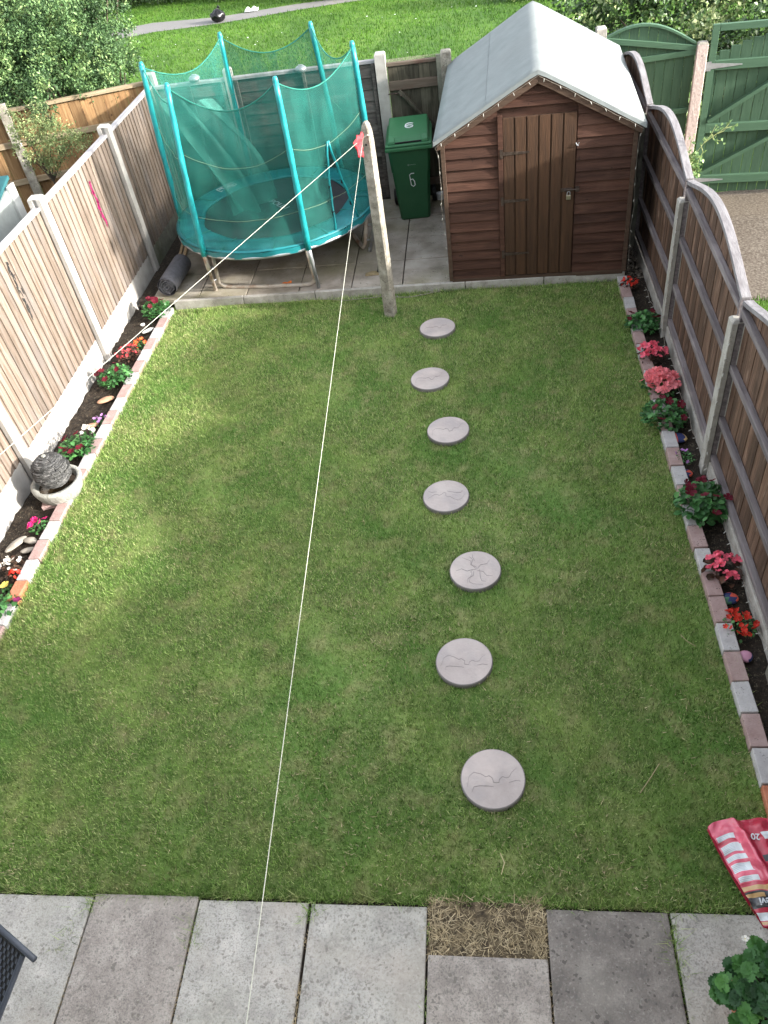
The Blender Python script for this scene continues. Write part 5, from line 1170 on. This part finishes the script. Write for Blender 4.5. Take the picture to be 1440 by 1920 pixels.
m_ws = plain('white_pebble', (.72, .72, .68), rough=.6); m_ts = mat('terracotta_stone', [(.34, .18, .11, 1), (.5, .3, .2, 1)], scale=20, tint=.1); m_gs = mat('river_stone', [(.22, .2, .17, 1), (.36, .33, .29, 1)], scale=12, tint=.1)
pr_, pb_, py_, pg_, ppk = plain('painted_red', (.55, .09, .06)), plain('painted_blue', (.03, .04, .12)), plain('painted_tan', (.5, .35, .16)), plain('painted_green', (.06, .16, .1)), plain('painted_pink', (.5, .25, .35))
pebble('pebble', 'small round white pebble in front of the far left petunia', 267, 608, .028, .024, .03, m_ws)
pebble('flat_stone', 'flat white stone by the bricks beyond the orange flowers', 277, 619, .075, .035, .03, m_ws, 40)
pebble('flat_stone', 'terracotta-coloured flat stone in front of the bushy left petunia', 198, 749, .085, .05, .035, m_ts, 30)
pebble('flat_stone', 'smaller orange-brown stone between the violas and white flowers', 172, 797, .065, .038, .03, m_ts, 25)
pebble('flat_stone', 'long grey-brown flat stone, leftmost of the three near the pink flower', 29, 1019, .1, .045, .03, m_gs, 60)
pebble('flat_stone', 'pale rounded stone, topmost of the three near the pink flower', 57, 1013, .06, .04, .035, m_gs, -10)
pebble('flat_stone', 'small pale stone, nearest the bricks of the three near the pink flower', 51, 1031, .06, .03, .03, m_gs, 25)
pebble('painted_stone', 'painted stone in red, navy and tan stripes, before the leafy right petunia', 1269, 822, .09, .055, .045, None, 0, [pr_, pr_, pb_, py_])
pebble('painted_stone', 'navy painted stone partly under the large petunia', 1284, 888, .065, .045, .04, None, 10, [pb_, pb_, pr_])
pebble('painted_stone', 'green, blue and red painted stone beyond the vivid red flowers', 1367, 1123, .06, .05, .045, None, 30, [pg_, pb_, pr_])
pebble('painted_stone', 'pink and blue painted pebble alone on bare soil in the right border', 1397, 1231, .05, .04, .045, None, -30, [py_, ppk, ppk, pb_])
p = gp(100, 943, .03); o = MB().box(-.1, .09, -.035, .045, -.01, .035, .5).build('broken_tile', m_brp, bevel=.004, loc=(p[0], p[1], 0), rotz=R(14)); tag(o, 'broken pink brick piece under the near side of the water bowl', 'brick piece')

# strawberry plant in a terracotta pot, bottom right
sp = gp(1428, 1868, .30)
t = thing('strawberry_pot', 'terracotta pot of scalloped green strawberry leaves on the patio corner', 'potted plant', (sp[0] + .03, sp[1] + .0, .018))
MB().lathe([(.0001, 0), (.1, 0), (.125, .15), (.14, .2), (.155, .205), (.155, .25), (.14, .25), (.132, .2), (.0001, .19)], 36).build('pot', m_terra, t, smooth=False)
MB().lathe([(.131, .215), (.06, .225), (.0001, .228)], 20, jit=.03).build('pot_soil', m_soil, t)
g = random.Random(3); lb = MB(); stb = MB()
def scallop(b, c, d, nrm, size, tint):
    sd = d.cross(nrm).normalized(); out = []; K = 22
    for k in range(K):
        a = 2 * math.pi * k / K; r = size * (.5 + .055 * math.cos(a * 11)) * (1.08 if abs(math.sin(a)) > .6 else 1.0)
        x = math.cos(a) * r; y = math.sin(a) * r; out.append(c + d * (x + size * .4) + sd * y + nrm * (abs(y) * .25 - x * x * .8))
    b.add([c + d * size * .4] + out, [(0, k + 1, (k + 1) % K + 1) for k in range(K)], tint)
for k in range(70):
    a = g.uniform(0, 6.283); rr = .02 + .19 * math.sqrt(g.random()); hh = .40 - .5 * (rr / .27) ** 2 * .36 + g.uniform(-.04, .04)
    base = Vector((.02 * math.cos(a), .02 * math.sin(a), .22)); tip = Vector((rr * math.cos(a), rr * math.sin(a), hh))
    stb.tube([base, base.lerp(tip, .5) + Vector((0, 0, .04)), tip], .003, 5, .7)
    d0 = Vector((math.cos(a), math.sin(a), -.2)).normalized(); tt = g.random(); s = g.uniform(.042, .062)
    for da in (-1.5, 0, 1.5):
        q = Matrix.Rotation(da, 3, 'Z') @ d0; q = q.normalized(); nn = Vector((g.uniform(-.35, .35), g.uniform(-.35, .35), 1)); nn = (nn - q * nn.dot(q)).normalized()
        scallop(lb, tip, q, nn, s, tt)
lb.build('foliage', mat('strawberry_leaf', [(.018, .07, .018, 1), (.035, .12, .03, 1)], scale=14, bump=.5, bscale=60, rough=.45, tint=.3, trans=.15, tintramp=[(.012, .045, .014, 1), (.028, .095, .024, 1), (.09, .22, .04, 1)]), t, smooth=False); stb.build('stems', m_petleaf, t)
blooms(t, 'sbf', p_white, [(-.08, .18, .43), (-.03, -.06, .42)], .016, 5, .2, eye=p_eye)

# dry stalks on the lawn
for k, (pp, lab) in enumerate(((((1200, 1487), (1222, 1455), (1236, 1432)), 'pale dry stalk on the grass right of the nearest stepping stone'), (((938, 1600), (946, 1618), (940, 1640)), 'short dry stalk on the grass near the patio'), (((1276, 1190), (1288, 1202), (1305, 1212)), 'curved dry stalk on the grass near the right border'))):
    o = MB().tube([gp(x, y, .03) for x, y in pp], .0022, 5).build('dry_stalk', m_straw); tag(o, lab, 'stalk', 'dry stalks on the lawn')

# ------------------------------------------------------------------ shrubs and hedge beyond the garden
def crown(t, blobs, nclump, per, spread, size, m, seed, name='crown', up=.3, aspect=.5):
    P, T, D = crown_points(blobs, nclump, per, spread, seed); V, Fc, tt = leaf_arrays(P, size, up=up, tints=T, aspect=aspect, outdir=D)
    return npmesh(name, V, Fc, tt, m, t)
def limbs(t, root, blobs, r0, m, seed, n=3):
    g = random.Random(seed); b = MB()
    for bb in blobs:
        for _ in range(n):
            e = Vector(bb[:3]) + Vector((g.uniform(-.6, .6) * bb[3], g.uniform(-.6, .6) * bb[4], g.uniform(-.3, .7) * bb[5])); rt = Vector(root) + Vector((g.uniform(-.1, .1), g.uniform(-.1, .1), 0))
            pts = [rt, rt.lerp(e, .35) + Vector((g.uniform(-.1, .1), g.uniform(-.1, .1), .15)), rt.lerp(e, .7) + Vector((g.uniform(-.1, .1), g.uniform(-.1, .1), .08)), e]
            b.tube(pts, [r0, r0 * .7, r0 * .4, r0 * .12], 6)
    return b.build('trunk', m, t)
# big feathery shrub leaning over the closeboard fence
t = thing('overhanging_shrub', 'large feathery green shrub leaning over the honey-brown fence at the top left', 'shrub', (-5.4, 11.6, ZG))
def at11(px, py, y): v = ray_at_y(px, py, y); return (v.x + 5.4, v.y - 11.6, v.z - ZG)
bl1 = [at11(px, py, yy) + (a_, a_, c_) for px, py, yy, a_, c_ in ((20, 60, 11.6, .6, .55), (95, 62, 11.7, .55, .5), (55, 130, 11.3, .55, .42), (130, 118, 11.3, .5, .4), (200, 118, 11.5, .42, .36), (170, 55, 12.0, .4, .42), (200, 18, 12.3, .3, .4), (5, 140, 11.2, .5, .4), (60, 20, 12.2, .6, .5), (-60, 90, 11.6, .8, .7), (85, 175, 10.6, .22, .22), (80, 215, 10.4, .12, .22), (215, 140, 11.1, .26, .14), (150, 150, 11.0, .3, .16), (20, 180, 10.9, .35, .2), (130, 20, 12.4, .4, .4))]
crown(t, bl1, 760, 80, .07, .05, m_leaf, 3)
limbs(t, (-.4, .3, -.1), bl1, .05, m_bark, 4, 3)
# small pale-leaved tree in front of that fence
st = gp(86, 345, .0); stx = ray_at_y(86, 345, 9.7)
t = thing('small_pale_tree', 'small spindly tree with pale variegated leaves in front of the honey-brown fence', 'tree', (stx.x + .1, 9.7, -.01))
cc = ray_at_y(92, 272, 9.7); cx = cc.x - stx.x - .1; cz = cc.z
bl2 = [(cx, 0, cz + .05, .42, .3, .26), (cx - .15, 0, cz + .25, .26, .22, .25), (cx + .25, 0, cz, .26, .2, .14), (cx - .05, 0, cz - .1, .25, .2, .16)]
crown(t, bl2, 90, 46, .05, .035, m_leafpale, 8)
b = MB()
for k in range(7):
    e = Vector((cx + rng.uniform(-.35, .35), rng.uniform(-.15, .15), cz + rng.uniform(-.1, .3))); b.tube([(.12, 0, 0), (.02, 0, cz - .42), Vector((.02, 0, cz - .42)).lerp(e, .5) + Vector((0, 0, .03)), e], [.016, .012, .007, .002], 6)
b.build('trunk', m_bark, t)
# hedge beyond the green fence and behind the shed
t = thing('ivy_hedge', 'tall unkempt hedge of mixed pale and dark leaves beyond the green fence', 'hedge', (3.2, 12.6, ZG))
bl3 = [(-1.9 + .55 * k, .5 * math.sin(k * 1.7) + .3, .95 + .25 * math.sin(k * 2.3), .6, .6, .85 + .1 * math.sin(k)) for k in range(11)] + [(-1.2 + .8 * k, .9, 1.9 + .2 * math.sin(k * 3), .7, .6, .6) for k in range(7)] + [(.35, -1.0, 1.6, .3, .3, .35), (1.1, -.95, 1.75, .35, .3, .4), (1.9, -.8, 1.7, .4, .3, .4)]
crown(t, bl3, 620, 70, .11, .075, m_hedge, 5, aspect=.7)
limbs(t, (0, .5, 0), bl3[:11], .05, m_bark, 6, 2)
# dry brambles and dark bushes at the top edge of the park
def bush(lab, px, py, rxx, ryy, rzz, n, seed, m=m_hedge, nm='dark_bush', sz=.09):
    p = gp(px, py, ZG); t = thing(nm, lab, 'bush', (p[0], p[1], ZG), 0, 'dark bushes at the edge of the park')
    bb = [(rng.uniform(-.7, .7) * rxx, rng.uniform(-.5, .5) * ryy, rzz * rng.uniform(.3, .7), rxx * .5, ryy * .5, rzz * .5) for _ in range(6)]
    crown(t, bb, n, 60, .16, sz, m, seed); limbs(t, (0, 0, 0), bb, .05, m_bark, seed, 2); return t
bush('dark evergreen bush at the top edge, left of the black bag', 330, -4, 3.4, 1.2, 1.5, 300, 31)
bush('dark evergreen bush at the top edge beside the overhanging shrub', 205, 14, 1.6, 1.0, 1.3, 140, 32)
bush('dark undergrowth at the top edge above the path', 520, -16, 2.2, .8, 1.0, 140, 33)
bush('dark undergrowth beside the footpath where it leaves the picture', 760, -24, 3.2, .9, 1.3, 160, 36)
bush('dark bush left of the ivy hedge above the shed ridge', 1010, -8, .9, .8, 1.2, 110, 34)
t = thing('bramble_thicket', 'thicket of bare reddish brown twigs at the top left corner', 'thicket', (gp(70, 10, ZG)[0], gp(70, 10, ZG)[1] - 4.2, ZG))
b = MB()
for k in range(420):
    x, y = rng.gauss(0, 1.5), rng.gauss(0, .7); h = rng.uniform(.7, 2.2); dx, dy = rng.gauss(0, .5), rng.gauss(0, .4)
    b.tube([(x, y, 0), (x + dx * .5, y + dy * .4, h * .7), (x + dx, y + dy, h), (x + dx * 1.7, y + dy * 1.6, h * .85)], [.014, .01, .007, .003], 4)
b.build('twigs', m_twig, t)
bush('low mixed scrub behind the bare twigs at the top left corner', 30, -30, 3.4, 1.5, 1.6, 260, 35, m_leaf, 'scrub', .08)
# climber growing over the right fence beside the pink post
cp_ = ray_at_y(1300, 330, 7.0)
b = MB(); t = thing('climbing_plant', 'wispy bright green climber rising over the right fence before the pinkish post', 'climber', (1.86, 7.1, ZG))
def loc(px, py, y=7.2): v = ray_at_y(px, py, y); return Vector((v.x - 1.86, v.y - 7.1, v.z - ZG))
stems = [[(1300, 330), (1303, 290), (1320, 268), (1345, 250), (1362, 238), (1370, 228)], [(1300, 330), (1298, 300), (1292, 280), (1298, 262), (1302, 252)], [(1345, 250), (1356, 246), (1362, 240), (1380, 235)], [(1320, 268), (1332, 255), (1340, 240), (1343, 235)], [(1335, 252), (1338, 262), (1350, 264), (1354, 262)], [(1300, 330), (1310, 300), (1318, 285), (1314, 270)]]
b.tube([(.02, .05, 0), (0, 0, .8), loc(1300, 330)], .008, 5)
lp = []
for s_ in stems:
    q = [loc(*p) for p in s_]; b.tube(q, [.006] + [.0035] * (len(q) - 1), 5, .9); lp.append(q[-1]); 
    for _ in range(7): 
        k = rng.randrange(len(q) - 1); lp.append(q[k].lerp(q[k + 1], rng.random()) + Vector((rng.gauss(0, .02), rng.gauss(0, .02), rng.gauss(0, .02))))
b.build('stems', m_leafpale, t)
for _ in range(90): lp.append(loc(1303 + rng.gauss(0, 6), 300 + rng.uniform(-14, 32)) + Vector((0, rng.gauss(0, .03), 0)))
V, Fc, tt = leaf_arrays(np.array([tuple(p) for p in lp]), .038, up=.5, aspect=.8); npmesh('foliage', V, Fc, np.clip(tt * .4 + .6, 0, 1), m_leaf, t)

# black bag and litter in the park
p = gp(411, 41, ZG)
t = thing('refuse_bag', 'tied black refuse bag on the edge of the park footpath', 'bag', (p[0], p[1], ZG))
b = MB(); K, n = 24, 12; V = []
for j in range(n):
    v = j / (n - 1); r = .2 * math.sin(math.pi * (v * .86 + .08)) ** .6 * (1 if v < .8 else .8)
    for k in range(K):
        a = 2 * math.pi * k / K; w_ = 1 + .12 * math.sin(a * 5 + v * 4) + .08 * math.sin(a * 9 - v * 7); V.append((r * w_ * math.cos(a), r * w_ * math.sin(a), .31 * v ** .95))
b.add(V, [(j * K + k, j * K + (k + 1) % K, (j + 1) * K + (k + 1) % K, (j + 1) * K + k) for j in range(n - 1) for k in range(K)] + [tuple(range((n - 1) * K, n * K))], .5)
b.build('bag_body', plain('bin_liner', (.008, .008, .009), rough=.25), t, smooth=True)
MB().tube([(0, 0, .28), (.03, .02, .33), (.08, .03, .37)], [.05, .02, .05], 8).build('bag_tie', m_black, t)
p = gp(472, 22, ZG); b = MB(); b.grid(lambda u, v: (p[0] - .2 + .4 * u, p[1] - .1 + .2 * v, ZG + .03 + .09 * abs(math.sin(u * 7) * math.sin(v * 5))), 10, 8, .5)
o = b.build('litter_paper', m_white, smooth=True, solid=.005); tag(o, 'crumpled white litter on the far edge of the footpath', 'litter')
